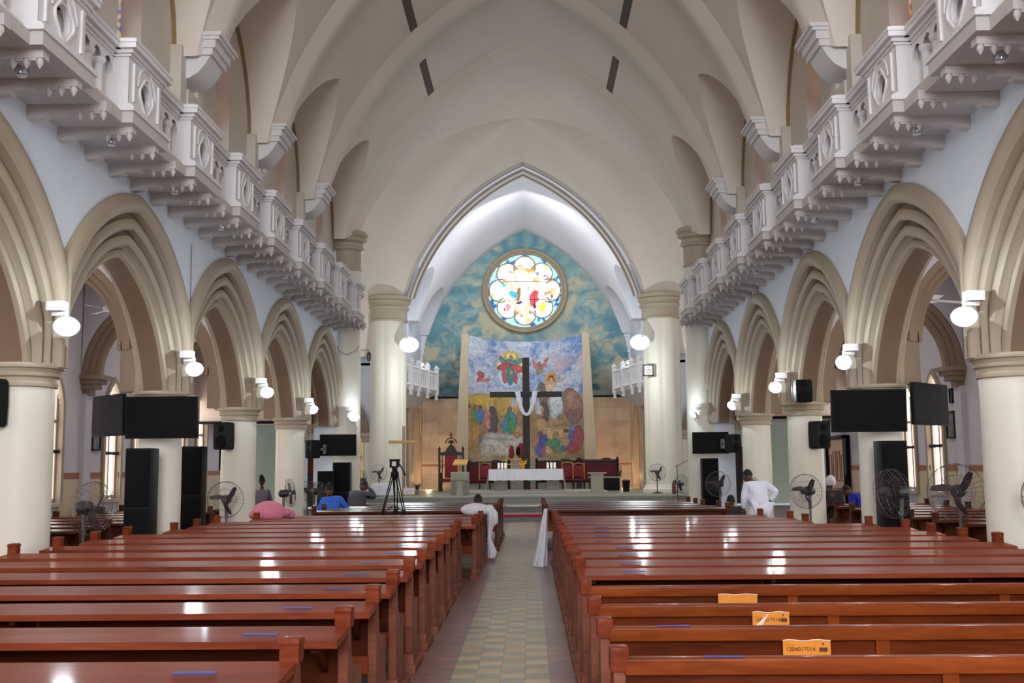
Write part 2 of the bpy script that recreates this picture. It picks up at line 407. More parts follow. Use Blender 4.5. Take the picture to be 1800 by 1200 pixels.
def arch_band(mb, F3, c, a, zs, h, w, d0, d1, foot=None, n=10, mi=0):
    """rectangular band of radial width w; F3(s,z,depth)"""
    o = pointed(c, a+w, zs, h+w*1.15, n); i_ = pointed(c, a, zs, h, n)
    if foot is not None: o = [(c-a-w, foot)]+o+[(c+a+w, foot)]; i_ = [(c-a, foot)]+i_+[(c+a, foot)]
    for k in range(len(o)-1):
        A, B, C_, D = o[k], o[k+1], i_[k+1], i_[k]
        mb.quad(F3(*A, d0), F3(*B, d0), F3(*C_, d0), F3(*D, d0), mi)
        mb.quad(F3(*A, d0), F3(*B, d0), F3(*B, d1), F3(*A, d1), mi)
        mb.quad(F3(*D, d0), F3(*C_, d0), F3(*C_, d1), F3(*D, d1), mi)

# ------------------------------------------------------------------ clerestory walls
TZ0 = 7.75; TZ1 = 9.97; TA = P/2-.46
XCL = 5.15
for s in (-1, 1):
    mb = MB()
    F = lambda y, z: (s*XCL, y, z)
    holes = [(COLY[i]+P/2, .42, 6.7, 8.3, .8) for i in range(len(COLY)-1)]
    holed_wall(mb, F, -1.5, Y_PIER+.5, 5.6, 10.6, holes)
    mb.quad((s*XW, -1.5, 5.74), (s*XW, 29.4, 5.74), (s*XCL, 29.4, 5.75), (s*XCL, -1.5, 5.75))
    struct(mb.build('wall_clerestory_%s' % side(s), M['upper'], smooth=0))
    # stained windows, ochre wall arches, pilasters and corbels
    F3 = lambda y, z, d: (s*(XCL+d), y, z)
    glassm = vcol_mat('stained_glass_%s' % side(s), emit=.6) if s < 0 else bpy.data.materials['stained_glass_left']
    for i in range(len(COLY)-1):
        yc = COLY[i]+P/2
        vis = yc > 9
        w = thing('clerestory_window', ('slender stained glass lancet high above the %s gallery, %s to the camera' % (side(s), ORD[i-2]+(' nearest' if i > 2 else ''))) if vis else 'stained glass lancet above the %s gallery behind the camera' % side(s), 'window', (s*XCL, yc, 0), group='stained lancets above the %s gallery%s' % (side(s), '' if vis else ' behind the camera'))
        m2 = MB(); pl = [(-.42, 6.7)]+pointed(0, .42, 8.3, .8, 8)+[(.42, 6.7)]
        for a, b in zip(pl, pl[1:]+pl[:1]): m2.quad((0, a[0], a[1]), (0, b[0], b[1]), (s*.3, b[0], b[1]), (s*.3, a[0], a[1]))
        m2.build('reveal', M['upper'], w, 0)
        # glass grid with paint
        ny, nz = 10, 40; vs = []; fs = []; cols = []
        for a in range(ny+1):
            for b in range(nz+1):
                y = -.42+.84*a/ny; z = 6.7+2.4*b/nz; vs.append((s*.28, y, z))
                cols.append(random.choice([(.9, .25, .05), (.12, .08, .5), (.95, .6, .15), (.5, .1, .08), (.1, .25, .6), (.9, .8, .5)]))
        for a in range(ny):
            for b in range(nz): fs.append((a*(nz+1)+b, (a+1)*(nz+1)+b, (a+1)*(nz+1)+b+1, a*(nz+1)+b+1))
        m3 = MB(); m3.add(vs, fs); g = m3.build('glass', glassm, w, 0)
        ca = g.data.color_attributes.new('paint', 'FLOAT_COLOR', 'POINT'); ca.data.foreach_set('color', [x for c in cols for x in (*c, 1)])
        if vis:
            m4 = MB(); arch_band(m4, F3, 0, TA-.02, TZ0, TZ1-TZ0-.1, .10, -.06, 0)
            o = m4.build('wall_rib', M['band'], smooth=0); o.location = (0, yc, 0)
            tag(o, 'narrow ochre pointed band framing the wall above the %s gallery window, %s the camera' % (side(s), ['nearest to', 'second from', 'third from', 'fourth from', 'fifth from'][i-2]), 'moulding', 'ochre wall bands of the %s clerestory' % side(s))
    for i, y in enumerate(COLY[:-1]):
        vis = y > 9
        c = thing('vault_corbel', ('stepped cream corbel carrying the vault rib on the %s, %s the camera' % (side(s), ['nearest to', 'second from', 'third from', 'fourth from'][i-3])) if vis else 'stepped cream vault corbel behind the camera on the %s' % side(s), 'corbel', (0, y, 0), group='vault corbels on the %s%s' % (side(s), '' if vis else ' behind the camera'))
        m5 = MB()
        def bx(x0, hy, z0, z1, mbx=m5): mbx.box(min(s*x0, s*(XCL+.1)), max(s*x0, s*(XCL+.1)), -hy, hy, z0, z1)
        bx(4.42, .47, 8.07, 8.13); bx(4.46, .44, 8.02, 8.07); bx(4.52, .41, 7.90, 8.02); bx(4.57, .38, 7.80, 7.90)
        m5.build('cap', M['cornice'], c, 0)
        m6 = MB(); pr = [(4.62, 7.80), (4.70, 7.66), (4.80, 7.54), (4.93, 7.46), (5.2, 7.42), (5.2, 7.80)]
        m6.prism([(s*a, b) for a, b in pr], 'y', -.33, .33); m6.build('console', M['cornice'], c, 30)
        m7 = MB(); m7.box(min(s*4.95, s*XCL), max(s*4.95, s*XCL), -.28, .28, 5.75, 7.3); m7.box(min(s*4.98, s*XCL), max(s*4.98, s*XCL), -.55, -.28, 5.75, 7.9); m7.box(min(s*4.98, s*XCL), max(s*4.98, s*XCL), .28, .55, 5.75, 7.9)
        m7.build('pilaster', M['upper'], c, 0)

# ================================================================== VAULT
CX_, CZ_, RR, RW = -3.13, 5.80, 7.99, 8.16
def curve_x(z, R=RW, cz=CZ_): return CX_+math.sqrt(max(0, R*R-(z-cz)**2))
def curve_z(x, R=RW, cz=CZ_): return cz+math.sqrt(max(0, R*R-(x-CX_)**2))
def T_of(y, yc, a=TA, z0=TZ0, z1=TZ1):
    d = abs(y-yc)
    if d >= a: return z0
    h = z1-z0; r = (a*a+h*h)/(2*a); off = r-a
    return z0+math.sqrt(max(0, r*r-(d+off)**2))
def vault_rows(mb, rows, xend, nA=22, nB=3, s=1):
    """rows: (y, kind, R, cz, zt)"""
    rings = []
    for y, R, cz, zt in rows:
        xi = curve_x(zt, R, cz); xi = max(0.0, min(xi, xend-.01))
        ring = []
        t0 = math.atan2(curve_z(0, R, cz)-cz, 0-CX_); t1 = math.atan2(max(0, zt-cz), xi-CX_)
        for i in range(nA+1):
            t = t0+(t1-t0)*i/nA; ring.append((s*(CX_+R*math.cos(t)), y, cz+R*math.sin(t)))
        for i in range(1, nB+1): ring.append((s*(xi+(xend-xi)*i/nB), y, zt))
        rings.append(ring)
    mb.ring(rings, False, False)
for s in (-1, 1):
    mb = MB(); rows = []
    for i in range(len(COLY)-1):
        c0 = COLY[i]; c1 = COLY[i+1]; yc = (c0+c1)/2
        zc = curve_z(4.57, RR)
        for dy in (0, .20): rows.append((c0+dy, RR, CZ_, zc))
        rows.append((c0+.45, RW, CZ_, TZ0))
        for j in range(1, 20):
            u = j/20; y = yc-TA*math.cos(PI*u); rows.append((y, RW, CZ_, max(TZ0, T_of(y, yc))))
        rows.append((c1-.45, RW, CZ_, TZ0))
        for dy in (-.20, 0): rows.append((c1+dy, RR, CZ_, zc))
    rows.append((Y_PIER+.30, RR, CZ_, curve_z(4.57, RR)))
    rows.append((Y_PIER+.5, RW, CZ_, 8.0))
    vault_rows(mb, rows, XCL+.02, s=s)
    struct(mb.build('ceiling_nave_vault_%s' % side(s), M['vault'], smooth=38))
    # crossing groin vault
    mb = MB(); rows = []; yc = (Y_CR0+Y_CR1)/2; hy = (Y_CR1-Y_CR0)/2+.35
    for j in range(0, 49):
        y = yc-hy*math.cos(PI*j/48); d = abs(y-yc)*5.1/hy; rows.append((y, RW-.1, CZ_, curve_z(d, RW-.1)))
    vault_rows(mb, rows, 12.5, s=s, nB=4)
    struct(mb.build('ceiling_crossing_%s' % side(s), M['vault'], smooth=25))
    # chancel arch band + chancel vault
    mb = MB(); rows = []
    CZ2 = 5.42
    b0, b1, b2 = Y_CH+.1, 46.25, 51.3
    rows += [(Y_CH-.95, RR-.10, CZ_-.04, 8.0), (Y_CH-.80, RR-.26, CZ_-.04, 8.0), (Y_CH-.45, RR-.26, CZ_-.04, 8.0), (Y_CH-.30, RR-.12, CZ_-.04, 8.0), (Y_CH, RR-.1, CZ_-.04, 8.0), (Y_CH+.02, RW, CZ2, 7.9)]
    for (c0, c1) in ((b0, b1), (b1, b2)):
        m_ = (c0+c1)/2; a = (c1-c0)/2-.45
        rows.append((c0+.45, RW, CZ2, 7.9))
        for j in range(1, 16): y = m_-a*math.cos(PI*j/16); rows.append((y, RW, CZ2, T_of(y, m_, a, 7.9, 9.8)))
        rows.append((c1-.45, RW, CZ2, 7.9))
    rows.append((51.3, RW, CZ2, 7.9))
    vault_rows(mb, rows, 5.3, s=s)
    struct(mb.build('ceiling_chancel_vault_%s' % side(s), M['chvault'], smooth=30))
# arch wall above crossing sides (east wall face around the chancel arch, small infill) and nave rear
mb = MB()
for s in (-1, 1):
    pts = []
    for i in range(21):
        z = 8.0+(curve_z(0, RR)-8.0)*i/20; pts.append((s*curve_x(z, RR), z))
    for a, b in zip(pts[:-1], pts[1:]):
        mb.quad((a[0], Y_CH-.9, a[1]), (b[0], Y_CH-.9, b[1]), (b[0]+s*1.2, Y_CH-.9, b[1]+.4), (a[0]+s*1.2, Y_CH-.9, a[1]+.4))
struct(mb.build('wall_chancel_arch', M['vault'], smooth=0))
# moulded edge of chancel arch
mb = MB()
for s in (-1, 1):
    for (k, yy, r) in ((.13, Y_CH-.90, .05), (.27, Y_CH-.72, .045)):
        pts = []
        for i in range(25):
            z = 8.0+(curve_z(0, RR-.05-k)-8.0)*i/24; pts.append((s*curve_x(z, RR-.05-k), yy, z))
        mb.tube(pts, r, 8)
tag(mb.build('chancel_arch_moulding', M['arch']), 'thin tan roll moulding along the pointed chancel arch', 'moulding')

# vault slots
k = 0
for s in (-1, 1):
    n = 0
    for i in range(4, len(COLY)-1):
        yc = COLY[i]+P/2; x0 = 2.36; z = curve_z(x0)
        y0, y1 = yc-.75, yc+1.6
        mb = MB(); x1 = 2.52; za, zb = curve_z(2.36), curve_z(2.52)
        mb.add([(s*x0, y0, za-.012), (s*x1, y0, zb-.012), (s*x1, y1, zb-.012), (s*x0, y1, za-.012), (s*x0, y0, za+.05), (s*x1, y0, zb+.05), (s*x1, y1, zb+.05), (s*x0, y1, za+.05)],
               [(0, 1, 2, 3), (4, 5, 6, 7), (0, 1, 5, 4), (2, 3, 7, 6), (1, 2, 6, 5), (3, 0, 4, 7)])
        o = mb.build('ceiling_vent', M['slot'], smooth=0)
        if yc > 20: tag(o, 'long dark vent slot in the %s slope of the vault, %s' % (side(s), 'nearer the altar' if yc > 24 else 'nearer the camera'), 'vent', 'vent slots in the vault')
        else: tag(o, 'long dark vent slot in the %s vault slope overhead, out of frame' % side(s), 'vent', 'vent slots in the vault out of frame')

# rear wall far behind the camera with an added glowing panel as fill light
mb = MB(); F = lambda x, z: (x, -11.5, z)
mb.box(-5.25, -5.15, -11.5, -1.5, 0, 13.5); mb.box(5.15, 5.25, -11.5, -1.5, 0, 13.5); mb.box(-5.2, 5.2, -11.5, -1.4, 13.45, 13.6); mb.box(-9, -5.2, -1.7, -1.55, 0, 14); mb.box(5.2, 9, -1.7, -1.55, 0, 14)
holed_wall(mb, F, -9, 9, 0, 14, [(0, 2.8, 2.8, 7.5, 3.6)])
struct(mb.build('wall_rear', M['upper'], smooth=0))
mb = MB(); pl = [(-2.8, 2.8)]+pointed(0, 2.8, 7.5, 3.6, 10)+[(2.8, 2.8)]
mb.add([(x, -11.52, z) for x, z in pl], [tuple(range(len(pl)))])
struct(mb.build('rear_fill_panel', emis('rear_fill_glow', (236, 240, 255), 5.0), smooth=0))

# ================================================================== GALLERY BALCONIES
def hole_plate(mb, F, y0, y1, z0, z1, cy, cz, ry, rz, n=20, mi=0):
    ang = [2*PI*i/n for i in range(n)]
    inner = [(cy+ry*math.cos(a), cz+rz*math.sin(a)) for a in ang]
    outer = []
    for a in ang:
        c, s_ = math.cos(a), math.sin(a); hy = (y1-y0)/2; hz = (z1-z0)/2; my, mz = (y0+y1)/2, (z0+z1)/2
        t = min(hy/abs(c) if abs(c) > 1e-6 else 1e9, hz/abs(s_) if abs(s_) > 1e-6 else 1e9); outer.append((my+t*c, mz+t*s_))
    for i in range(n):
        j = (i+1) % n; mb.quad(F(*outer[i]), F(*outer[j]), F(*inner[j]), F(*inner[i]), mi)
        # corner fill
    corners = [(y0, z0), (y1, z0), (y1, z1), (y0, z1)]
    for cy_, cz_ in corners:
        d = sorted(range(n), key=lambda i: (outer[i][0]-cy_)**2+(outer[i][1]-cz_)**2)[:2]
        if abs(outer[d[0]][0]-cy_) > 1e-4 or abs(outer[d[0]][1]-cz_) > 1e-4:
            mb.add([F(*outer[d[0]]), F(cy_, cz_), F(*outer[d[1]])], [(0, 1, 2)], mi)
GP = P/2
def balcony(s):
    t = thing('gallery_balcony', 'long white gallery balcony with pierced parapet and bracketed underside along the %s nave wall' % side(s), 'balcony', (0, 0, 0), group=None)
    yA, yB = 2.6, 28.6
    def X(a, b): return (min(s*a, s*b), max(s*a, s*b))
    m = MB(); m.box(*X(4.24, 5.0), yA, yB, 5.33, 5.46); 
    ys = [9.1+GP*k for k in range(-3, 9)]
    for y in ys: m.box(*X(4.12, 4.3), y-.06, min(y+1.06, yB), 5.331, 5.46)
    m.build('floor_slab', M['bracket'], t, 0)
    # cornices: stepped, follow the plan
    def run(mbx, z0, steps):
        for dx, za, zb in steps:
            for y in ys:
                mbx.box(*X(4.2-dx, 4.5), y-dx, min(y+1.0, yB)+dx, z0+za, z0+zb)
            mbx.box(*X(4.38-dx, 4.5), yA, yB, z0+za, z0+zb)
    m = MB(); run(m, 5.36, [(.02, 0, .05), (.05, .05, .10), (.10, .10, .15), (.07, .15, .18), (.02, .18, .21)]); m.build('lower_cornice', M['cornice'], t, 0)
    m = MB(); run(m, 6.10, [(.02, 0, .03), (.05, .03, .07), (.10, .07, .13), (.11, .13, .17), (.05, .17, .20)]); m.build('upper_rail', M['cornice'], t, 0)
    for y in ys:
        y1 = min(y+1.0, yB)
        p = MB()
        for XX in (4.2, 4.26): hole_plate(p, lambda a, b: (s*XX, a, b), y, y1, 5.57, 6.10, (y+y1)/2, 5.80, .15, .15)
        n = 20
        for i in range(n):
            a0, a1 = 2*PI*i/n, 2*PI*(i+1)/n; q = lambda a, xx: (s*xx, (y+y1)/2+.15*math.cos(a), 5.80+.15*math.sin(a))
            p.quad(q(a0, 4.2), q(a1, 4.2), q(a1, 4.26), q(a0, 4.26))
        p.box(*X(4.206, 4.5), y, y+.06, 5.57, 6.10); p.box(*X(4.206, 4.5), y1-.06, y1, 5.57, 6.10)
        pb = p.build('parapet_panel', M['cornice'], t, 0)
        # raised quatrefoil ring and little spandrel pips on the panel
        r_ = MB(); c = ((y+y1)/2, 5.80)
        r_.tube([(s*4.19, c[0]+.19*math.cos(a)*(1+.10*math.cos(4*a)), c[1]+.19*math.sin(a)*(1+.10*math.cos(4*a))) for a in [2*PI*i/32 for i in range(32)]], .018, 6, closed=True)
        r_.tube([(s*4.19, c[0]+yy, zz) for yy, zz in pointed(0, .27, 5.84, .24, 6)], .014, 6)
        r_.box(*X(4.175, 4.2), y+.10, y+.13, 5.62, 6.06); r_.box(*X(4.175, 4.2), y1-.13, y1-.10, 5.62, 6.06)
        r_.build('tracery_ring', M['cornice'], pb, 40)
        # colonnettes
        g0 = y1; g1 = y+GP
        if g0 < yB-.5:
            for q in range(1, 4):
                yc = g0+(g1-g0)*q/4
                cm = MB(); cm.lathe(s*4.42, yc, [(.07, 5.56), (.07, 5.59), (.045, 5.61), (.042, 5.90), (.06, 5.92), (.075, 5.95), (.075, 5.97)], 12)
                cm.build('colonnette', M['cornice'], t, 40)
            sc = MB(); w = (g1-g0)/4
            for XX in (4.38, 4.46):
                for q in range(4):
                    pl = pointed(g0+w*(q+.5), w/2-.035, 5.93, .13, 4)
                    for a, b in zip(pl[:-1], pl[1:]): sc.quad((s*XX, *a), (s*XX, *b), (s*XX, b[0], 6.1), (s*XX, a[0], 6.1))
                    for e in (-1, 1):
                        ya = g0+w*(q+.5)+e*(w/2-.035); yb = ya+e*.035; sc.quad((s*XX, ya, 5.93), (s*XX, yb, 5.93), (s*XX, yb, 6.1), (s*XX, ya, 6.1))
            sc.build('arched_screen', M['cornice'], t, 0)
    # brackets
    nb = int((yB-yA)/(GP/3))
    base = None
    for q in range(nb):
        y = 9.1+.12+GP/3*(q-9)
        if y < yA or y > yB-.2: continue
        if base is None:
            b = MB()
            prof = [(5.0, 5.36), (4.17, 5.36), (4.17, 5.26), (4.60, 5.25), (4.63, 5.225), (4.80, 5.22), (4.83, 5.19), (5.0, 5.18)]
            b.prism([(s*a, c) for a, c in prof], 'y', -.06, .06)
            for xx in (4.21, 4.33, 4.45):
                for yy in (-.03,): b.lathe(s*xx, yy, [(.022, 5.27), (.030, 5.235), (.032, 5.215), (.018, 5.19), (.004, 5.165)], 7)
            for xx in (4.27, 4.39): b.box(*X(xx-.035, xx+.035), -.055, .055, 5.235, 5.26)
            base = b.build('bracket', M['bracket'], t, 30); base.location = (0, y, 0)
        else:
            o = base.copy(); COL.objects.link(o); o.location = (0, y, 0)
    return t
for s in (-1, 1): balcony(s)
# little chromed spotlights under the balcony
sp_proto = None
for s in (-1, 1):
    for k in range(9):
        y = 9.1+GP*k+.45
        lab = 'small chromed spotlight fixed beneath the %s gallery, %s the camera' % (side(s), 'nearest to' if k == 0 else ORD[k]+' from')
        if sp_proto is None:
            t = thing('spotlight', lab, 'spotlight', (0, 0, 0)); MB().lathe(0, 0, [(.06, 0), (.07, -.05), (.055, -.11), (.02, -.12)], 12).build('housing', M['chrome'], t)
            MB().lathe(0, 0, [(.045, -.118), (.04, -.13), (.01, -.135)], 10).build('lens', M['white'], t); sp_proto = t; o = t
        else: o = dup(sp_proto)
        o.location = (s*4.55, y, 5.36); o['label'] = lab; o['group'] = 'spotlights under the %s gallery' % side(s)

# ================================================================== AISLES
for s in (-1, 1):
    F = lambda y, z: (s*XO, y, z)
    wins = []
    for i in range(len(COLY)-1):
        yc = COLY[i]+P/2
        if s > 0 and i == len(COLY)-2: continue
        wins += [(yc-.77, .40, 1.0, 2.62, .72), (yc+.77, .40, 1.0, 2.62, .72)]
    mb = MB(); holed_wall(mb, F, -1.5, 29.4, 0, 5.6, wins)
    struct(mb.build('wall_aisle_%s' % side(s), M['aislewall'], smooth=0))
    mb = MB(); mb.box(min(s*(XO-.02), s*(XO)), max(s*(XO-.02), s*XO), -1.5, 29.4, 0, 1.42)
    cur = -1.5; mb = MB(); md = MB()
    for c, a, *_ in sorted(wins)+[(29.8, .4)]:
        mb.box(min(s*(XO-.025), s*XO), max(s*(XO-.025), s*XO), cur, c-a, 1.42, 1.53)
        md.box(min(s*(XO-.012), s*XO), max(s*(XO-.012), s*XO), cur, c-a, 0, 1.42); cur = c+a
    struct(mb.build('trim_stripe_%s' % side(s), M['dadostripe'], smooth=0)); struct(md.build('trim_dado_%s' % side(s), M['dado'], smooth=0))
    mb = MB(); mb.box(min(s*5.6, s*(XO+.1)), max(s*5.6, s*(XO+.1)), -1.5, 29.4, 5.3, 5.4)
    struct(mb.build('ceiling_aisle_%s' % side(s), M['aislewall'], smooth=0))
    # windows
    k = 0; proto = None
    for (c, a, sill, zs, h) in wins:
        vis = 14 < c < 29
        lab = ('tall lancet window with bright daylight in the %s aisle wall, %s the camera' % (side(s), ['nearest to', 'second from', 'third from', 'fourth from', 'fifth from', 'sixth from', 'seventh from', 'eighth from'][k])) if vis else 'bright lancet window of the %s aisle wall out of view' % side(s)
        if vis: k += 1
        if proto is None:
            w = thing('lancet_window', lab, 'window', (s*XO, c, 0)); proto = w
            F3 = lambda y, z, d: (s*d, y, z)
            m2 = MB(); arch_band(m2, F3, 0, .40, 2.62, .72, .10, -.05, .05, foot=1.0); m2.build('surround', M['arch'], w, 0)
            m2 = MB(); pl = [(-.40, 1.0)]+pointed(0, .40, 2.62, .72, 8)+[(.40, 1.0)]
            for p, q in zip(pl, pl[1:]+pl[:1]): m2.quad((0, *p), (0, *q), (s*.13, *q), (s*.13, *p))
            m2.build('reveal', M['frame'], w, 0)
            m2 = MB(); m2.add([(s*.12, y, z) for y, z in pl], [tuple(range(len(pl)))]); m2.build('glass', M['pane'], w, 0)
            m2 = MB()
            for yy in (-.37, 0, .37): m2.box(min(s*.05, s*.11), max(s*.05, s*.11), yy-.035, yy+.035, 1.0, 3.0)
            for zz in (1.04, 2.45): m2.box(min(s*.05, s*.11), max(s*.05, s*.11), -.4, .4, zz-.03, zz+.03)
            m2.build('frame', M['frame'], w, 0)
            m2 = MB(); m2.box(min(s*.0, s*.04), max(s*.0, s*.04), -.44, .44, 1.88, 1.94); m2.build('security_bar', M['dark'], w, 0)
            m2 = MB(); m2.box(min(-s*.1, s*.35), max(-s*.1, s*.35), -.48, .48, .93, 1.0); m2.build('sill', M['frame'], w, 0)
        else: w = dup(proto)
        w.location = (s*XO, c, 0); w['label'] = lab; w['group'] = 'lancet windows of the %s aisle%s' % (side(s), '' if vis else ' out of view')
    # transverse arches with hanging corbels + respond pilasters
    k = 0; proto = None
    for y in COLY[1:-1]:
        vis = y > 9
        lab = ('brown transverse arch spanning the %s aisle onto a hanging corbel, %s the camera' % (side(s), ['nearest to', 'second from', 'third from', 'fourth from'][k])) if vis else 'brown transverse arch of the %s aisle behind the camera' % side(s)
        if vis: k += 1
        if proto is None:
            t = thing('aisle_arch', lab, 'arch', (0, 0, 0)); proto = t
            c = (XI+XO)/2; a = (XO-XI)/2-.02
            pl = pointed(0, a, 3.35, 1.45, 12)
            m2 = MB()
            for (w0, w1, hy, mi) in ((.10, .19, .08, 0), (.19, .29, .14, 0), (.29, .40, .20, 0)):
                ou = pointed(0, a+w1-.40, 3.35, 1.45+w1-.30, 12); inn = pointed(0, a+w0-.40, 3.35, 1.45+w0-.30, 12)
                for i in range(len(ou)-1):
                    for yy in (-hy, hy): m2.quad((s*(c+ou[i][0]), yy, ou[i][1]), (s*(c+ou[i+1][0]), yy, ou[i+1][1]), (s*(c+inn[i+1][0]), yy, inn[i+1][1]), (s*(c+inn[i][0]), yy, inn[i][1]))
                    m2.quad((s*(c+inn[i][0]), -hy, inn[i][1]), (s*(c+inn[i+1][0]), -hy, inn[i+1][1]), (s*(c+inn[i+1][0]), hy, inn[i+1][1]), (s*(c+inn[i][0]), hy, inn[i][1]))
            for (e, hy) in ((.10, .20), (.2, .13), (.27, .08)): m2.box(min(s*(XI-.1), s*(XI+e)), max(s*(XI-.1), s*(XI+e)), -hy, hy, 2.72, 3.5)
            m2.build('arch_ring', M['archwarm'], t, 0)
            m3 = MB(); ou = pointed(0, a, 3.35, 1.55, 12)
            for i in range(len(ou)-1):
                for yy in (-.22, .22): m3.quad((s*(c+ou[i][0]), yy, ou[i][1]), (s*(c+ou[i+1][0]), yy, ou[i+1][1]), (s*(c+ou[i+1][0]), yy, 5.35), (s*(c+ou[i][0]), yy, 5.35))
            m3.build('spandrel', M['aislewall'], t, 0)
            m4 = MB()
            for (e, z0, z1) in ((.42, 3.28, 3.36), (.34, 3.2, 3.28), (.26, 3.1, 3.2), (.16, 2.98, 3.1), (.08, 2.86, 2.98)): m4.box(min(s*(XO-e), s*XO), max(s*(XO-e), s*XO), -.24*e/.42-.03, .24*e/.42+.03, z0, z1)
            m4.build('corbel', M['archwarm'], t, 0)
            m4 = MB(); m4.box(min(s*(XO-.1), s*XO), max(s*(XO-.1), s*XO), -.16, .16, 0, 3.0); m4.build('pilaster', M['aislewall'], t, 0)
        else: t = dup(proto)
        t.location = (0, y, 0); t['label'] = lab; t['group'] = 'transverse arches of the %s aisle%s' % (side(s), '' if vis else ' behind the camera')
    # gallery end wall across the aisle (hangs above a passage), passage beyond
    mb = MB(); mb.box(min(s*XI, s*(XO+.1)), max(s*XI, s*(XO+.1)), 26.9, 29.4, 2.74, 5.4)
    struct(mb.build('wall_gallery_end_%s' % side(s), M['pinkwall'], smooth=0))
    mb = MB(); mb.box(min(s*XI, s*(XO+.1)), max(s*XI, s*(XO+.1)), 26.84, 26.92, 2.70, 2.77); struct(mb.build('trim_gallery_edge_%s' % side(s), M['dark'], smooth=0))
    # transept
    mb = MB(); mb.box(min(s*12.5, s*12.7), max(s*12.5, s*12.7), 29.0, 41.2, 0, 13); mb.box(min(s*XO, s*12.6), max(s*XO, s*12.6), 29.1, 29.3, 0, 13); mb.box(min(s*XI, s*12.6), max(s*XI, s*12.6), 29.1, 29.3, 5.4, 13)
    struct(mb.build('wall_transept_%s' % side(s), M['aislewall'], smooth=0))
    mb = MB(); F = lambda x, z: (s*x, 41.0, z)
    holed_wall(mb, F, 5.2, 12.6, 0, 13, [(7.2, 1.15, 0, 2.9, 1.7), (10.2, 1.15, 0, 2.9, 1.7)])
    struct(mb.build('wall_transept_back_%s' % side(s), M['wall'], smooth=0))
    mb = MB(); mb.box(min(s*5.9, s*12.5), max(s*5.9, s*12.5), 44.0, 44.2, 0, 5.5); struct(mb.build('wall_side_chapel_%s' % side(s), M['greenwall'], smooth=0))
    for q, xx in enumerate((7.2, 10.2)):
        m2 = MB(); arch_band(m2, lambda x, z, d: (s*x, 41.0+d, z), xx, .85, 2.9, 1.25, .35, -.08, .3, foot=2.9); arch_band(m2, lambda x, z, d: (s*x, 41.0+d, z), xx, .98, 2.9, 1.4, .22, -.16, .0, foot=2.9)
        tag(m2.build('transept_arch', M['archwarm'], smooth=0), 'olive-tan pointed arch in the far wall of the %s transept, %s' % (side(s), 'beside the clustered column' if q == 0 else 'the outer one'), 'arch', 'transept arches on the %s' % side(s))
    for q, xx in enumerate((8.7, 5.98)):
        t = thing('transept_column', 'pale slim column under the %s transept arches, %s' % (side(s), 'between the two arches' if q == 0 else 'at the inner end'), 'column', (s*xx, 41.0, 0), group='slim transept columns on the %s' % side(s))
        MB().lathe(0, 0, [(.26, .2), (.25, 2.55)], 20).build('shaft', M['col'], t); MB().lathe(0, 0, [(.27, 2.55), (.32, 2.6), (.30, 2.68), (.38, 2.78), (.38, 2.9), (.2, 2.91)], 20).build('capital', M['cap'], t)
        MB().lathe(0, 0, [(.33, 0), (.33, .15), (.27, .22)], 20).build('base', M['col'], t)
# door in right aisle
t = thing('door_1', 'open pale pinkish panelled door at the far end of the right aisle', 'door', (XO-.08, 28.2, 0)); t['kind'] = 'structure'
MB().box(-.04, .04, -.75, .75, .02, 2.2).build('door_leaf', M['doorpink'], t, 0)
for q in range(4):
    yy = -.55+.37*q
    for z0, z1 in ((.15, .95), (1.12, 1.95-.1*abs(q-1.5))):
        m2 = MB(); m2.box(-.055, -.04, yy-.12, yy-.10, z0, z1); m2.box(-.055, -.04, yy+.10, yy+.12, z0, z1); m2.box(-.055, -.04, yy-.12, yy+.12, z1-.02, z1); m2.box(-.055, -.04, yy-.12, yy+.12, z0, z0+.02)
        m2.build('door_panel_moulding', M['doorline'], t, 0)
m2 = MB(); m2.box(-.1, .06, -.85, -.77, 0, 2.3); m2.box(-.1, .06, .77, .85, 0, 2.3); m2.box(-.1, .06, -.85, .85, 2.22, 2.3); m2.build('door_frame', M['dark'], t, 0)

# ================================================================== SANCTUARY STEPS
mb = MB(); mb.box(-5.6, 5.6, 31.0, 53, 0, .19); struct(mb.build('floor_step_1', M['stepdk'], smooth=0), 'lowest dark marble step at the end of the aisle')
mb = MB(); mb.box(-6.2, 6.2, 33.2, 53, .19, .38); struct(mb.build('floor_step_2', M['stepdk'], smooth=0))
mb = MB(); mb.box(-6.4, 6.4, 36.4, 53, .38, .57); struct(mb.build('floor_sanctuary', M['step'], smooth=0))
tag(MB().box(-1.6, 1.6, 30.95, 31.5, .14, .20).build('carpet_runner', M['carpet'], smooth=0), 'narrow crimson carpet strip on the lowest step at the end of the aisle', 'carpet')
struct(MB().box(-6.2, 6.2, 33.17, 33.3, .35, .39).build('trim_step_edge_1', M['nosing'], smooth=0)); struct(MB().box(-6.4, 6.4, 36.36, 36.5, .53, .575).build('trim_step_edge_2', M['stone'], smooth=0))
mb = MB(); mb.bbox(-2.6, 3.1, 40.6, 44.6, .57, .64, .01); struct(mb.build('floor_altar_plinth', M['stone'], smooth=0))

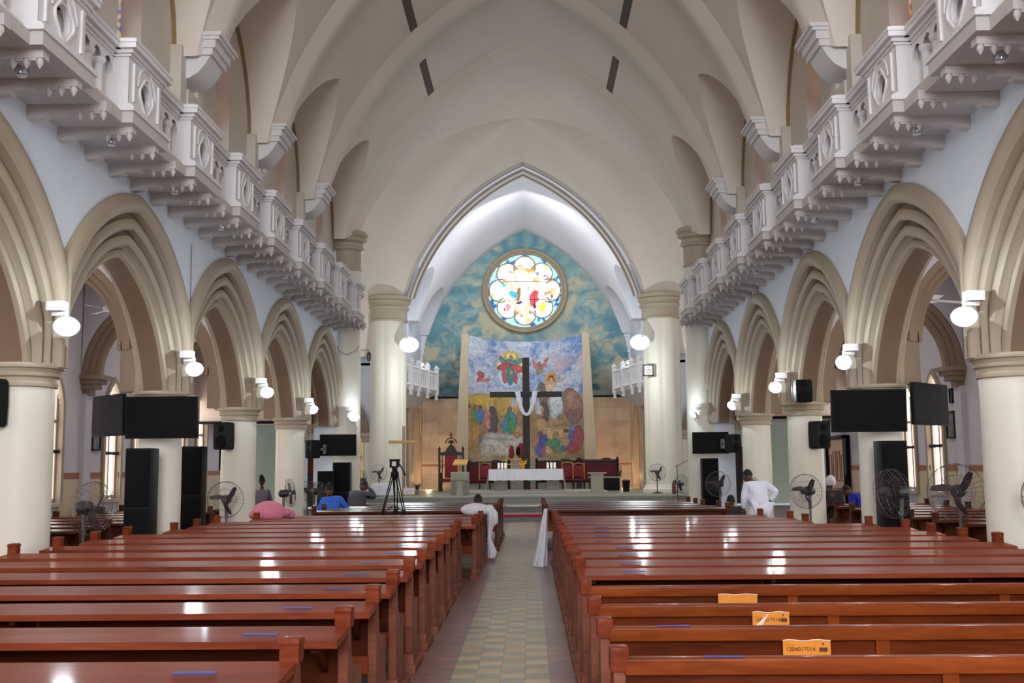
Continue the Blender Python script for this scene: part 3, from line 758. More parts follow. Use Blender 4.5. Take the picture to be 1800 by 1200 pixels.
# ================================================================== CHANCEL WALLS
def stone_mat():
    m = bpy.data.materials.new('travertine_blocks'); m.use_nodes = True
    nt = m.node_tree; N = nt.nodes; L = nt.links; b = N['Principled BSDF']
    tc = N.new('ShaderNodeTexCoord'); sx = N.new('ShaderNodeSeparateXYZ'); cb = N.new('ShaderNodeCombineXYZ')
    L.new(tc.outputs['Object'], sx.inputs[0])
    ad = N.new('ShaderNodeMath'); ad.operation = 'ADD'; L.new(sx.outputs[0], ad.inputs[0]); L.new(sx.outputs[1], ad.inputs[1])
    L.new(ad.outputs[0], cb.inputs[0]); L.new(sx.outputs[2], cb.inputs[1])
    br = N.new('ShaderNodeTexBrick'); br.inputs['Scale'].default_value = 1.0; br.inputs['Brick Width'].default_value = 1.3; br.inputs['Row Height'].default_value = .62; br.inputs['Mortar Size'].default_value = .005
    br.inputs['Color1'].default_value = (*lin((208, 190, 166)), 1); br.inputs['Color2'].default_value = (*lin((190, 168, 144)), 1); br.inputs['Mortar'].default_value = (*lin((162, 140, 118)), 1)
    L.new(cb.outputs[0], br.inputs['Vector'])
    nz = N.new('ShaderNodeTexNoise'); nz.inputs['Scale'].default_value = 1.6; nz.inputs['Detail'].default_value = 6; L.new(tc.outputs['Object'], nz.inputs['Vector'])
    mx = N.new('ShaderNodeMixRGB'); mx.blend_type = 'OVERLAY'; mx.inputs[0].default_value = .5; L.new(br.outputs['Color'], mx.inputs[1]); L.new(nz.outputs['Fac'], mx.inputs[2])
    L.new(mx.outputs[0], b.inputs['Base Color']); b.inputs['Roughness'].default_value = .6
    return m
M['block'] = stone_mat()
mb = MB(); mb.box(-5.4, 5.4, 51.0, 51.3, .3, 4.9); struct(mb.build('wall_chancel_back', M['block'], smooth=0))
# painted wall above, as a colour-attribute painting of rays and clouds
def fbm(x, y, o=4, s=1.0):
    return mnoise.fractal(Vector((x*s, y*s, 3.7)), .6, 2.0, o)
def painted(name, F, u0, u1, v0, v1, nu, nv, colfn, mask=None, mat_=None, label=None):
    vs = []; cols = []
    for j in range(nv+1):
        for i in range(nu+1):
            u = u0+(u1-u0)*i/nu; v = v0+(v1-v0)*j/nv; vs.append(F(u, v)); cols.append(colfn(u, v))
    fs = []
    for j in range(nv):
        for i in range(nu):
            if mask and not mask(u0+(u1-u0)*(i+.5)/nu, v0+(v1-v0)*(j+.5)/nv): continue
            fs.append((j*(nu+1)+i, j*(nu+1)+i+1, (j+1)*(nu+1)+i+1, (j+1)*(nu+1)+i))
    mb = MB(); mb.add(vs, fs); o = mb.build(name, mat_, smooth=0)
    ca = o.data.color_attributes.new('paint', 'FLOAT_COLOR', 'POINT')
    arr = np.ones((len(cols), 4), dtype=np.float32); arr[:, :3] = np.array(cols, dtype=np.float32)
    ca.data.foreach_set('color', arr.ravel())
    return o
def mixc(a, b, t):
    t = max(0, min(1, t)); return tuple(x*(1-t)+y*t for x, y in zip(a, b))
TEAL = lin((96, 150, 166)); TEAL2 = lin((140, 184, 186)); CREAM = lin((206, 200, 166)); CLOUD = lin((120, 150, 146)); DEEP = lin((36, 92, 120))
def sky_paint(x, z):
    dx, dz = x, z-10.0; r = math.hypot(dx, dz); a = math.atan2(dz, dx)
    ray = .5+.5*math.sin(a*22+1.5*fbm(math.cos(a)*2, math.sin(a)*2, 2)); ray *= min(1, max(0, (r-1.9)/.6))*max(0, 1-(r-2)/3.6)
    c = mixc(TEAL, TEAL2, .95*ray+.35*(fbm(x, z, 3, .6)+.4))
    wx = x+.7*fbm(x+5, z, 3, .8); wz = z+.5*fbm(x, z+9, 3, .8)
    f = fbm(wx*.55, wz*1.1, 5, 1.0)
    low = max(0, (7.9-z)/2.5)
    c = mixc(c, CREAM, max(0, min(1, (f-.02-(.0 if z < 8 else .05)+.20*min(1, low))*1.9))*.9)
    edge = max(0, 1-abs(fbm(wx*1.1, wz*2.0, 3, 1))*5); c = mixc(c, CLOUD, .30*edge); c = mixc(c, lin((226, 220, 188)), .25*max(0, fbm(wx*1.3+4, wz*2.6, 4, 1))*2)
    if abs(x) > 2.6 and z < 6.4: c = mixc(c, DEEP, max(0, min(1, (6.3-z)/.9))*(.55+.9*max(0, fbm(x*1.2, z*2, 3, 1))))
    if z > 7.5: c = mixc(c, lin((210, 206, 170)), .45*math.exp(-((x-(z-6.2)*.0-1.2-abs(fbm(z, 2, 2, .8)))**2)/.5)*max(0, (12.5-z)/4) if x > 0 else 0)
    return c
M['mural'] = vcol_mat('sky_mural_paint', .8)
CZ2 = 5.42
def vmask(x, z): return z < curve_z(abs(x), RW, CZ2)+.25
o = painted('wall_chancel_mural', lambda x, z: (x, 50.98, z), -5.3, 5.3, 4.9, 13.5, 210, 170, sky_paint, vmask, M['mural'])
struct(o, 'blue-green sky mural with clouds and rays on the upper chancel wall')
struct(MB().box(-5.3, 5.3, 50.94, 51.0, 4.84, 4.92).build('trim_mural_edge', M['dark'], smooth=0))
struct(MB().box(-5.3, 5.3, 50.96, 51.0, 1.62, 1.70).build('trim_stripe_back', M['dadostripe'], smooth=0))

# curved mosaic screen with generic figure scene
def mz_y(u): return 50.7-2.9*(u/2.62)**2
S_ = [ # (cx, cz, rx, rz, rot, colour) in metres: u across, z height; painted in order
]
def E_(u, z, cx, cz, rx, rz, rot=0):
    dx, dz = u-cx, z-cz; c, s = math.cos(rot), math.sin(rot); a = (dx*c+dz*s)/rx; b = (-dx*s+dz*c)/rz; return a*a+b*b
SH = []
def sh(x, y, w, h, col, rot=0):   # in zoomed picture pixels of the panel (110..1030, 80..1095)
    u = (x-575)/920*5.25; z = 7.5-(y-80)/1015*5.65; SH.append((u, z, w/920*5.25/2, h/1015*5.65/2, rot, lin(col)))
# halo disc, upper figures group
sh(455, 330, 260, 330, (232, 218, 170)); sh(430, 400, 230, 190, (170, 196, 226)); sh(430, 390, 180, 150, (206, 220, 238))
sh(455, 205, 120, 90, (222, 176, 74)); sh(455, 210, 84, 62, (240, 214, 130)); sh(455, 215, 30, 40, (150, 110, 80))
sh(455, 260, 150, 50, (78, 130, 118)); sh(385, 250, 46, 70, (84, 134, 120), .5); sh(520, 250, 46, 70, (84, 134, 120), -.5)
sh(400, 300, 130, 60, (178, 74, 70), .3); sh(510, 310, 130, 60, (186, 62, 66), -.3); sh(445, 370, 70, 170, (54, 128, 124)); sh(400, 385, 36, 120, (176, 84, 84), .1); sh(492, 390, 40, 120, (170, 80, 92), -.1)
sh(452, 345, 24, 40, (206, 160, 120))
sh(215, 390, 50, 60, (190, 74, 80), .6); sh(245, 430, 90, 26, (196, 110, 92), .1); sh(228, 372, 20, 22, (130, 84, 60)); sh(200, 430, 22, 60, (178, 74, 78), -.3)
sh(690, 300, 46, 90, (156, 130, 92)); sh(655, 280, 30, 110, (196, 110, 110), .5); sh(735, 275, 30, 110, (192, 106, 104), -.5); sh(693, 290, 20, 26, (120, 80, 60)); sh(690, 345, 60, 50, (132, 142, 90))
sh(783, 400, 92, 92, (232, 178, 60)); sh(783, 402, 72, 72, (214, 156, 66)); sh(783, 412, 44, 66, (90, 60, 42)); sh(783, 420, 26, 40, (214, 160, 120))
sh(775, 480, 110, 110, (214, 182, 134)); sh(850, 500, 70, 140, (208, 218, 226), -.1); sh(830, 600, 130, 260, (204, 214, 220), -.05); sh(800, 700, 60, 150, (186, 196, 204), .2); sh(740, 455, 80, 22, (206, 160, 116), .4); sh(860, 430, 90, 20, (208, 164, 120), .3); sh(806, 770, 24, 50, (190, 140, 100)); sh(850, 740, 60, 40, (150, 120, 90))
sh(700, 600, 110, 330, (120, 104, 100)); sh(720, 700, 90, 200, (92, 80, 84)); sh(830, 600, 120, 270, (204, 214, 220), -.05)
sh(950, 650, 150, 300, (150, 118, 104), .2); sh(935, 600, 60, 160, (170, 132, 110), -.2); sh(960, 740, 120, 120, (140, 106, 98))
# lower left : interior with standing figures round a white draped table
sh(300, 600, 420, 120, (196, 162, 70)); sh(430, 640, 240, 200, (190, 156, 78)); sh(300, 770, 90, 250, (88, 84, 92)); sh(180, 800, 140, 300, (170, 132, 86))
for x, c, c2 in ((130, (176, 132, 84), (110, 80, 60)), (165, (86, 140, 84), (120, 84, 60)), (208, (66, 120, 186), (90, 60, 44)), (262, (206, 150, 116), (220, 200, 180))): 
    sh(x, 735, 44, 150, c); sh(x, 655, 26, 34, c2)
sh(125, 880, 50, 260, (178, 140, 84)); sh(180, 880, 70, 220, (184, 138, 70)); sh(205, 930, 24, 90, (70, 110, 180)); sh(265, 780, 40, 140, (196, 130, 112))
sh(445, 770, 100, 190, (52, 146, 150)); sh(455, 800, 50, 130, (84, 142, 66), .2); sh(440, 665, 44, 50, (120, 110, 90)); sh(400, 800, 50, 120, (60, 140, 160), -.3); sh(520, 740, 60, 120, (150, 116, 80))
sh(380, 960, 350, 190, (190, 188, 176)); sh(290, 940, 140, 170, (198, 196, 184)); sh(470, 930, 180, 120, (184, 182, 170)); sh(260, 1010, 110, 110, (182, 180, 168)); sh(350, 915, 330, 18, (150, 146, 138), -.05); sh(500, 880, 60, 50, (160, 112, 72), .5)
# lower right : crowd of small figures
sh(840, 900, 400, 200, (166, 142, 108)); sh(690, 690, 70, 90, (170, 132, 96)); sh(692, 665, 56, 56, (228, 196, 120)); sh(692, 672, 38, 42, (150, 110, 84)); sh(700, 790, 90, 110, (190, 150, 104))
sh(820, 830, 330, 24, (186, 158, 116)); sh(850, 870, 220, 90, (186, 156, 112))
for x, y, w, h, c in ((725, 930, 90, 120, (62, 78, 160)), (690, 870, 34, 40, (110, 80, 56)), (790, 950, 120, 90, (78, 134, 92)), (770, 880, 50, 90, (206, 170, 104)), (870, 1000, 60, 60, (60, 110, 180)),
                      (680, 1010, 60, 130, (70, 90, 160)), (720, 1010, 40, 110, (150, 84, 120)), (655, 940, 40, 90, (176, 110, 104)), (830, 1005, 90, 60, (96, 130, 96)), (935, 900, 44, 150, (74, 96, 170)),
                      (985, 920, 80, 220, (160, 78, 92)), (945, 830, 40, 60, (110, 130, 180)), (895, 850, 40, 40, (96, 70, 56)), (945, 1000, 90, 90, (166, 70, 80)), (755, 1010, 50, 90, (196, 156, 120)), (820, 880, 40, 50, (160, 120, 80))):
    sh(x, y, w, h, c, random.uniform(-.3, .3))
def mosaic(u, z):
    wz = z+.045*fbm(u*5, z*5, 3, 1); wu = u+.05*fbm(u*5+7, z*5, 3, 1)
    if z > 4.75+.5*fbm(u, 1, 2, .7):
        f = fbm(u+.4*fbm(u, z, 2, 2), z, 4, 1.3); sw = 1-min(1, abs(fbm(u*1.5+.8*f, z*1.5, 3, 1))*5); c = mixc(mixc(lin((104, 142, 196)), lin((190, 202, 218)), .5+1.4*f), lin((222, 226, 226)), .6*sw)
        c = mixc(c, lin((206, 172, 178)), max(0, fbm(u+9, z+4, 3, .9))*1.2)
    else:
        c = mixc(lin((150, 124, 88)), lin((176, 150, 112)), .5+fbm(u, z, 3, 2))
        if z > 4.2 and u < 0: c = lin((186, 160, 84))
    for (cx, cz, rx, rz, rot, col) in SH:
        e = E_(wu, wz, cx, cz, rx, rz, rot)
        if e < 1:
            fo = .5+.5*math.sin(26*wu+9*fbm(u*2, z*2, 2, 1)+cx*7); c = mixc(tuple(v*(1-.35*max(0, (e-.6)/.4)) for v in col), tuple(min(1, v*1.5+.06) for v in col), .5*fo*(1-e))
    n_ = 1+.25*fbm(u*9, z*9, 2, 1)
    n_ *= 1.12
    return tuple(min(1, v*n_+.03) for v in c)
M['mosaic'] = vcol_mat('mosaic_tesserae', .55)
o = painted('mosaic_screen', lambda u, z: (u, mz_y(u), z), -2.62, 2.62, 1.88, 7.5, 250, 265, mosaic, None, M['mosaic'])
tag(o, 'curved mosaic wall panel crowded with colourful robed figures behind the altar', 'mosaic')
for s in (-1, 1):
    mb = MB(); ys = 47.75
    mb.add([(s*2.60, ys, .57), (s*3.22, ys, .57), (s*2.86, ys, 7.55), (s*2.56, ys, 7.55), (s*2.60, 51, .57), (s*3.22, 51, .57), (s*2.86, 51, 7.55), (s*2.56, 51, 7.55)],
           [(0, 1, 2, 3), (4, 5, 6, 7), (0, 1, 5, 4), (1, 2, 6, 5), (2, 3, 7, 6), (3, 0, 4, 7)])
    tag(mb.build('stone_fin', mat('fin_stone_%s' % side(s), (204, 186, 158), .7, .04, 2), smooth=0), 'tall tapering beige stone fin at the %s edge of the mosaic' % side(s), 'pillar', 'stone fins beside the mosaic')
mb = MB(); mb.bbox(-2.6, 2.6, 48.2, 50.6, .57, 1.9, .01); tag(mb.build('reredos_base', M['stone'], smooth=0), 'low beige stone base under the mosaic screen', 'ledge')

# rose window ---------------------------------------------------------------
def rose():
    t = thing('rose_window', 'round stained glass rose window glowing white with coloured figures above the altar', 'window', (0, 50.9, 10.0))
    lob = []
    for k in range(8):
        a = PI/2+k*PI/4; rr = 1.16; lr = .52
        if k in (2, 6): lr = .56
        lob.append((rr*math.cos(a), rr*math.sin(a), lr))
    sp = []
    for (x, y, w, h, c, r) in ((505, 640, 60, 170, (150, 96, 20), -.15), (440, 640, 120, 70, (0, 180, 235), -.5), (690, 690, 110, 200, (226, 40, 50), -.25), (700, 780, 40, 90, (90, 16, 60), 0), (520, 745, 80, 50, (60, 40, 40), .2),
                               (790, 800, 70, 140, (250, 216, 40), -.3), (335, 530, 50, 60, (40, 210, 220), 0), (850, 630, 100, 40, (240, 140, 60), .2), (905, 670, 30, 60, (110, 60, 50), .3), (380, 800, 50, 90, (250, 130, 170), 0), (340, 820, 30, 30, (150, 20, 60), 0),
                               (500, 335, 120, 28, (255, 190, 80), .1), (640, 345, 110, 34, (250, 160, 30), -.1), (520, 300, 60, 16, (120, 120, 150), .3), (645, 300, 60, 16, (110, 120, 150), 0), (730, 390, 50, 60, (150, 140, 230), 0), (830, 430, 60, 20, (100, 100, 190), -.2), (640, 860, 40, 50, (150, 110, 50), 0), (545, 900, 30, 20, (120, 110, 60), 0), (880, 740, 60, 50, (90, 90, 90), .3), (420, 375, 60, 20, (240, 120, 110), -.3), (630, 575, 30, 40, (110, 220, 170), 0), (330, 865, 20, 20, (30, 40, 130), 0)):
        sp.append(((x-582)/505*2.04, -(y-600)/505*2.04, w/505*2.04/2, h/505*2.04/2, r, c))
    vs = [(0, 0, 0)]; nr, na = 60, 160; 
    def colr(x, z):
        ins = math.hypot(x, z) < 1.15 or any(math.hypot(x-a, z-b) < r for a, b, r in lob)
        if not ins:
            f = fbm(x*4, z*4, 2, 1); return mixc((.0, .12, .55), (.6, 1.5, 1.7), .5+f*2.2)
        f = fbm(x*2.5+3, z*2.5, 3, 1)
        c = (1.9, 1.86, 1.75) if f < .18 else ((1.7, 1.35, .8) if f < .3 else (1.3, .8, .45))
        for (cx, cz, rx, rz, r, cc) in sp:
            e = E_(x+.05*fbm(x*6, z*6, 2, 1), z+.05*fbm(x*6, z*6+5, 2, 1), cx, cz, rx, rz, r)
            if e < 1:
                q = lin(cc); c = tuple(1.3*v+.05 for v in q)
        return c
    cols = [colr(0, 0)]
    for i in range(1, nr+1):
        for j in range(na):
            r = 1.80*i/nr; a = 2*PI*j/na; vs.append((r*math.cos(a), 0, r*math.sin(a))); cols.append(colr(r*math.cos(a), r*math.sin(a)))
    fs = [(0, 1+j, 1+(j+1) % na) for j in range(na)]
    for i in range(nr-1):
        for j in range(na): k = (j+1) % na; fs.append((1+i*na+j, 1+(i+1)*na+j, 1+(i+1)*na+k, 1+i*na+k))
    mb = MB(); mb.add(vs, fs); g = mb.build('stained_glass', vcol_mat('rose_glass', .5, emit=1.0), t, 0)
    ca = g.data.color_attributes.new('paint', 'FLOAT_COLOR', 'POINT'); ca.data.foreach_set('color', [x for c in cols for x in (*c, 1)])
    n = 48; mb = MB()
    prof = [(1.76, .0), (1.78, -.10), (1.84, -.14), (1.90, -.10), (1.95, -.18), (2.02, -.20), (2.06, -.14), (2.08, .06)]
    rings = [[(r*math.cos(2*PI*k/n), d, r*math.sin(2*PI*k/n)) for k in range(n)] for r, d in prof]; mb.ring(rings, True, False); mb.build('stone_ring', M['tracery'], t, 50)
    mb = MB()
    for a_, b_, r in lob:
        base = math.atan2(b_, a_)
        pts = [(a_+r*math.cos(base+q), -.04, b_+r*math.sin(base+q)) for q in [(-1+2*i/14)*1.95 for i in range(15)]]
        mb.tube([p for p in pts if math.hypot(p[0], p[2]) < 1.79], .036, 6)
    mb.build('tracery', M['tracery'], t, 50)
    mb = MB()
    for z in (-.45, .45): mb.box(-1.6, 1.6, -.04, -.015, z-.012, z+.012)
    for x in (-.46, .46): mb.box(x-.01, x+.01, -.04, -.015, -1.25, 1.25)
    mb.build('glazing_bars', M['lead'], t, 0)
rose()

# chancel side walls -----------------------------------------------------------
for s in (-1, 1):
    mb = MB(); F = lambda y, z: (s*5.05, y, z)
    holed_wall(mb, F, 41.0, 51.2, .3, 8.2, [(43.8, 1.5, .3, 2.6, 2.2), (48.6, 1.5, .3, 2.6, 2.2)])
    struct(mb.build('wall_chancel_side_%s' % side(s), M['wall'], smooth=0))
    mb = MB(); mb.box(min(s*6.9, s*7.1), max(s*6.9, s*7.1), 41, 51.2, .3, 6); mb.box(min(s*5.05, s*7), max(s*5.05, s*7), 41.0, 51.2, 5.5, 5.6); mb.box(min(s*5.05, s*7), max(s*5.05, s*7), 51, 51.3, .3, 5.5); mb.box(min(s*5.05, s*7), max(s*5.05, s*7), 41, 51.2, .3, .56)
    struct(mb.build('wall_chancel_chapel_%s' % side(s), M['upper'], smooth=0))
    mb = MB(); mb.box(min(s*4.95, s*5.05), max(s*4.95, s*5.05), 45.35, 46.9, .57, 4.4); mb.box(min(s*4.95, s*5.05), max(s*4.95, s*5.05), 50.2, 51.0, .57, 4.9)
    struct(mb.build('trim_chancel_stone_%s' % side(s), M['block'], smooth=0))
    for q, yc in enumerate((43.8, 48.6)):
        m2 = MB(); arch_band(m2, lambda y, z, d: (s*(5.05+d), y, z), yc, 1.3, 2.6, 1.95, .25, -.08, .3, foot=.57)
        tag(m2.build('chancel_side_arch', M['archwarm'], smooth=0), 'tan pointed side arch of the chancel on the %s, %s the altar' % (side(s), 'before' if q == 0 else 'behind'), 'arch', 'chancel side arches on the %s' % side(s))
        t = thing('chapel_window', 'barred window glowing amber through the %s chancel arch, %s' % (side(s), 'nearer to the clustered column' if q == 0 else 'nearer to the back wall'), 'window', (s*6.88, yc, 0), group='amber windows beside the chancel on the %s' % side(s))
        m2 = MB(); m2.box(min(0, -s*.02), max(0, -s*.02), -1.1, 1.1, 1.0, 3.1); m2.build('glass', M['panewarm'], t, 0)
        m2 = MB()
        for y in (-1.1, -.66, -.22, .22, .66, 1.1): m2.box(min(-s*.1, 0), max(-s*.1, 0), y-.05, y+.05, .95, 3.15)
        for z in (.95, 2.0, 3.12): m2.box(min(-s*.1, 0), max(-s*.1, 0), -1.15, 1.15, z-.05, z+.05)
        m2.build('frame', M['frame'], t, 0)
    # small choir balcony
    t = thing('choir_balcony', 'small white balustraded choir balcony projecting into the chancel on the %s beside the clustered column' % side(s), 'balcony', (0, 0, 0), group='choir balconies')
    path = [(4.95, 41.7), (4.55, 42.4), (4.35, 43.4), (4.1, 44.6), (3.85, 46.0), (5.05, 46.2), (5.05, 41.7)]
    m2 = MB(); m2.prism([(s*a, b) for a, b in path], 'z', 4.72, 4.86); m2.build('floor_slab', M['bracket'], t, 0)
    m2 = MB(); inner = [(s*(5.05+(a-5.05)*.35), b*.5+44*.5) for a, b in path]
    m2.ring([[(x, y, 4.05) for x, y in inner], [(s*(5.05+(a-5.05)*.75), 44+(b-44)*.85, 4.5) for a, b in path], [(s*a, b, 4.72) for a, b in path]], True, True); m2.build('corbelled_base', M['bracket'], t, 30)
    rl = MB()
    for (a, b), (c, d) in zip(path[:4], path[1:5]):
        for zz, w in ((4.86, .07), (5.58, .08)):
            pth = [(s*a, b, zz), (s*c, d, zz)]; rl.tube(pth, w, 6)
        for q in range(1, 5):
            u = q/5; x, y = a+(c-a)*u, b+(d-b)*u; MB().lathe(s*x, y, [(.05, 4.86), (.035, 4.98), (.035, 5.35), (.06, 5.42), (.06, 5.52)], 8).build('baluster', M['cornice'], t, 40)
    m2 = MB(); m2.prism([(s*(a+.10), b) for a, b in path[:5]]+[(s*(a+.14), b) for a, b in reversed(path[:5])], 'z', 4.86, 5.5); m2.build('parapet_panel', M['cornice'], t, 0)
    rl.build('rail', M['cornice'], t, 40)
    for (a, b) in path[:5]:
        m3 = MB(); m3.box(s*a-.1, s*a+.1, b-.1, b+.1, 4.66, 5.75); m3.lathe(s*a, b, [(.12, 5.75), (.14, 5.8), (.02, 5.95)], 8); m3.box(s*a-.06, s*a+.06, b-.06, b+.06, 4.45, 4.66); m3.build('post', M['cornice'], t, 0)
    t = thing('ball_lamp', 'small lit white lamp on the %s choir balcony rail' % side(s), 'lamp', (s*4.3, 43.8, 5.62), group='lamps on the choir balconies')
    MB().lathe(0, 0, [(.05, 0), (.05, .05), (.02, .06), (.02, .1)], 10).build('stem', M['white'], t); MB().ell((0, 0, .17), (.14, .14, .07)).build('shade', M['led'], t)
    # dark drop rod under balcony

for s in (-1, 1):
    t = thing('wooden_door', 'tall dark wooden door in the pale green wall beyond the %s transept arches' % side(s), 'door', (s*8.6, 43.96, 0)); MB().bbox(-.75, .75, -.06, 0, .02, 2.3, .01).build('door_leaf', M['blackwood'], t)
    for q in (-.37, .37):
        for z in (.3, 1.3): MB().bbox(q-.26, q+.26, -.09, -.06, z, z+.8, .01).build('panel', M['pewfront'], t)

# ================================================================== PEWS
def pew_meshes(kind, L_, xa):
    """kind: ledge / plain / front.  x runs 0..L_ ; the aisle end is at x=xa (0 or L_)"""
    out = {}
    ht = .785 if kind == 'plain' else .875
    def end(x0):
        m = MB(); T = .05
        prof = [(-.01, 0), (-.01, ht-.10), (.075, ht-.10), (.10, ht-.22), (.14, ht-.30), (.22, ht-.33), (.34, ht-.34), (.42, ht-.36), (.44, ht-.42), (.41, .36), (.44, .22), (.47, .10), (.47, 0)]
        m.prism(prof, 'x', x0-T/2, x0+T/2)
        m.bbox(x0-.06, x0+.06, -.06, .56, 0, .07, .012); m.bbox(x0-.045, x0+.045, -.05, .04, .05, .15, .015)
        return m
    out['end_panel'] = [end(.03), end(L_-.03)]
    def knob(x0):
        m = MB(); m.bbox(x0-.042, x0+.042, -.03, .075, ht-.105, ht, .012); 
        if kind != 'plain': m.bbox(x0-.045, x0+.045, -.035, .08, ht-.03, ht-.005, .01)
        return m
    out['knob'] = [knob(.03), knob(L_-.03)]
    m = MB(); top = ht-.06 if kind == 'plain' else ht-.115
    m.box(.05, L_-.05, .01, .035, .36, top)
    n = max(2, int(L_/1.45))
    st = MB()
    for i in range(1, n): st.box(L_*i/n-.035, L_*i/n+.035, -.012, .012, .36, top-.02)
    st.box(.05, L_-.05, -.010, .012, .36, .46)
    out['back_panel'] = [m]; out['stile'] = [st]
    m = MB(); m.bbox(.05, L_-.05, -.03, .055, top-.06, top+.012, .012); out['top_rail'] = [m]
    m = MB(); m.bbox(.05, L_-.05, .03, .46, .40, .435, .01); out['seat'] = [m]
    if kind != 'plain':
        m = MB(); dz = 0 if kind == 'ledge' else 0
        z1, z0 = ht-.095, ht-.115
        vs = [(0, -.35, z0-.035), (L_, -.35, z0-.035), (L_, -.0, z1-.035), (0, 0, z1-.035), (0, -.35, z0), (L_, -.35, z0), (L_, 0, z1), (0, 0, z1)]
        if kind == 'front': vs = [(x, y*.35, z) for x, y, z in vs]
        m.add(vs, [(0, 3, 2, 1), (4, 5, 6, 7), (0, 1, 5, 4), (2, 3, 7, 6), (1, 2, 6, 5), (3, 0, 4, 7)])
        out['book_ledge'] = [m]
        for i in range(n+1):
            m = MB(); x = min(max(L_*i/n, .12), L_-.12); d = .29 if kind == 'ledge' else .11
            m.prism([(-.01, ht-.32), (-.01, ht-.14), (-d, ht-.155), (-d, ht-.18)], 'x', x-.015, x+.015)
            out.setdefault('ledge_support', []).append(m)
    return out
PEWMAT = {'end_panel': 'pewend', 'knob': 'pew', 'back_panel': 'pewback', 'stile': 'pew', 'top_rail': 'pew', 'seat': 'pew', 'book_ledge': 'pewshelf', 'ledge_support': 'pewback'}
pew_cache = {}
def pew(kind, x0, x1, y, label, group, aisle_left):
    L_ = round(x1-x0, 2); key = (kind, L_)
    if key not in pew_cache:
        t = thing('church_pew', label, 'pew', (x0, y, 0), group=group)
        for nm, lst in pew_meshes(kind, L_, 0).items():
            mm = PEWMAT[nm]
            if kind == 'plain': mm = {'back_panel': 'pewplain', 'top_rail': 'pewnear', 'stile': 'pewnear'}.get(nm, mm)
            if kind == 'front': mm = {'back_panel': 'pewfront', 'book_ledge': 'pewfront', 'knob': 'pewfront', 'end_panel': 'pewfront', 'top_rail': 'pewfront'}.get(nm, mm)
            for m in lst: m.build(nm, M[mm], t, 30)
        pew_cache[key] = t
    else: t = dup(pew_cache[key], (x0, y, 0), None, label, group)
    t.rotation_euler = (0, 0, random.uniform(-.006, .006))
    return t
tape_me = MB().box(0, .17, 0, .035, 0, .004).mesh('tape_strip', M['tape'], 0)
def tape(x, y, z, label, group, flat=False):
    o = bpy.data.objects.new('tape_strip', tape_me); COL.objects.link(o); o.location = (x, y, z); o.rotation_euler = (0.05 if not flat else 0, 0, random.uniform(-.05, .05)); tag(o, label, 'tape', group)
rowsL = [4.53+.975*k for k in range(15)]
for k, y in enumerate(rowsL):
    xo = -4.86 if y < 14.2 else (-4.6 if y < 16.5 else -4.25)
    xa = (-.80 if k == 0 else -.755) if y < 15 else -.60
    nm = 'varnished brown pew with book ledge left of the aisle, %s' % ('nearest row' if k == 0 else ORD[k]+' row from the camera')
    pew('ledge', xo, xa, y, nm, 'ledge pews left of the aisle', False)
    tape(xa-.34-.03*(k % 3)-.17*(k == 0)*0-.10, y-.26, .775, 'purple tape strip on the ledge of the %s pew left of the aisle' % (ORD[k] if k else 'nearest'), 'purple tape strips on the left pews')
ry = [4.80, 5.70, 6.60, 7.60]
for k, y in enumerate(ry):
    pew('plain', .52, 4.9, y, 'brown pew with a plain panelled back right of the aisle, %s from the camera' % (ORD[k] if k else 'nearest row'), 'plain-backed pews right of the aisle', True)
rowsR = [8.45, 9.2, 10.05, 10.95, 11.85, 12.75, 13.65, 14.5, 15.4, 16.3, 17.2]
for k, y in enumerate(rowsR):
    xo = 4.9 if y < 14.0 else (4.72 if y < 14.8 else (4.1 if y < 16.8 else 3.85))
    pew('ledge', .52, xo, y, 'varnished brown ledge pew right of the aisle, %s beyond the plain-backed pews' % ('first' if k == 0 else ORD[k]), 'ledge pews right of the aisle', True)
    tape(.86+.05*(k % 4), y-.24, .775, 'purple tape strip on the ledge of the %s ledge pew right of the aisle' % ('first' if k == 0 else ORD[k]), 'purple tape strips on the right ledge pews')
for k, y in enumerate(ry[:2]):
    tape(.92-.1*k, y-.02, .739, 'purple tape strip on the top rail of the %s plain-backed pew' % ORD[k], 'purple tape on the plain pews', True)
for k, y in enumerate([20.3, 21.3, 22.3, 23.3, 24.3]):
    pew('front', -3.95, -.45, y, 'dark brown pew of the front block on the left, %s from the camera' % (ORD[k] if k else 'nearest'), 'front block pews on the left', False)
    pew('front', .42, 3.75 if k > 1 else 3.9, y, 'dark brown pew of the front block on the right, %s from the camera' % (ORD[k] if k else 'nearest'), 'front block pews on the right', True)
# pews in the side aisles
for s in (-1, 1):
    for k in range(9):
        y = 13.6+1.0*k
        x0, x1 = (-8.1, -5.95) if s < 0 else (5.95, 8.1)
        if 26 < y: break
        pew('front', x0, x1, y, 'short dark brown pew in the %s side aisle, %s from the camera' % (side(s), ORD[k] if k else 'nearest'), 'pews in the %s side aisle' % side(s), True)

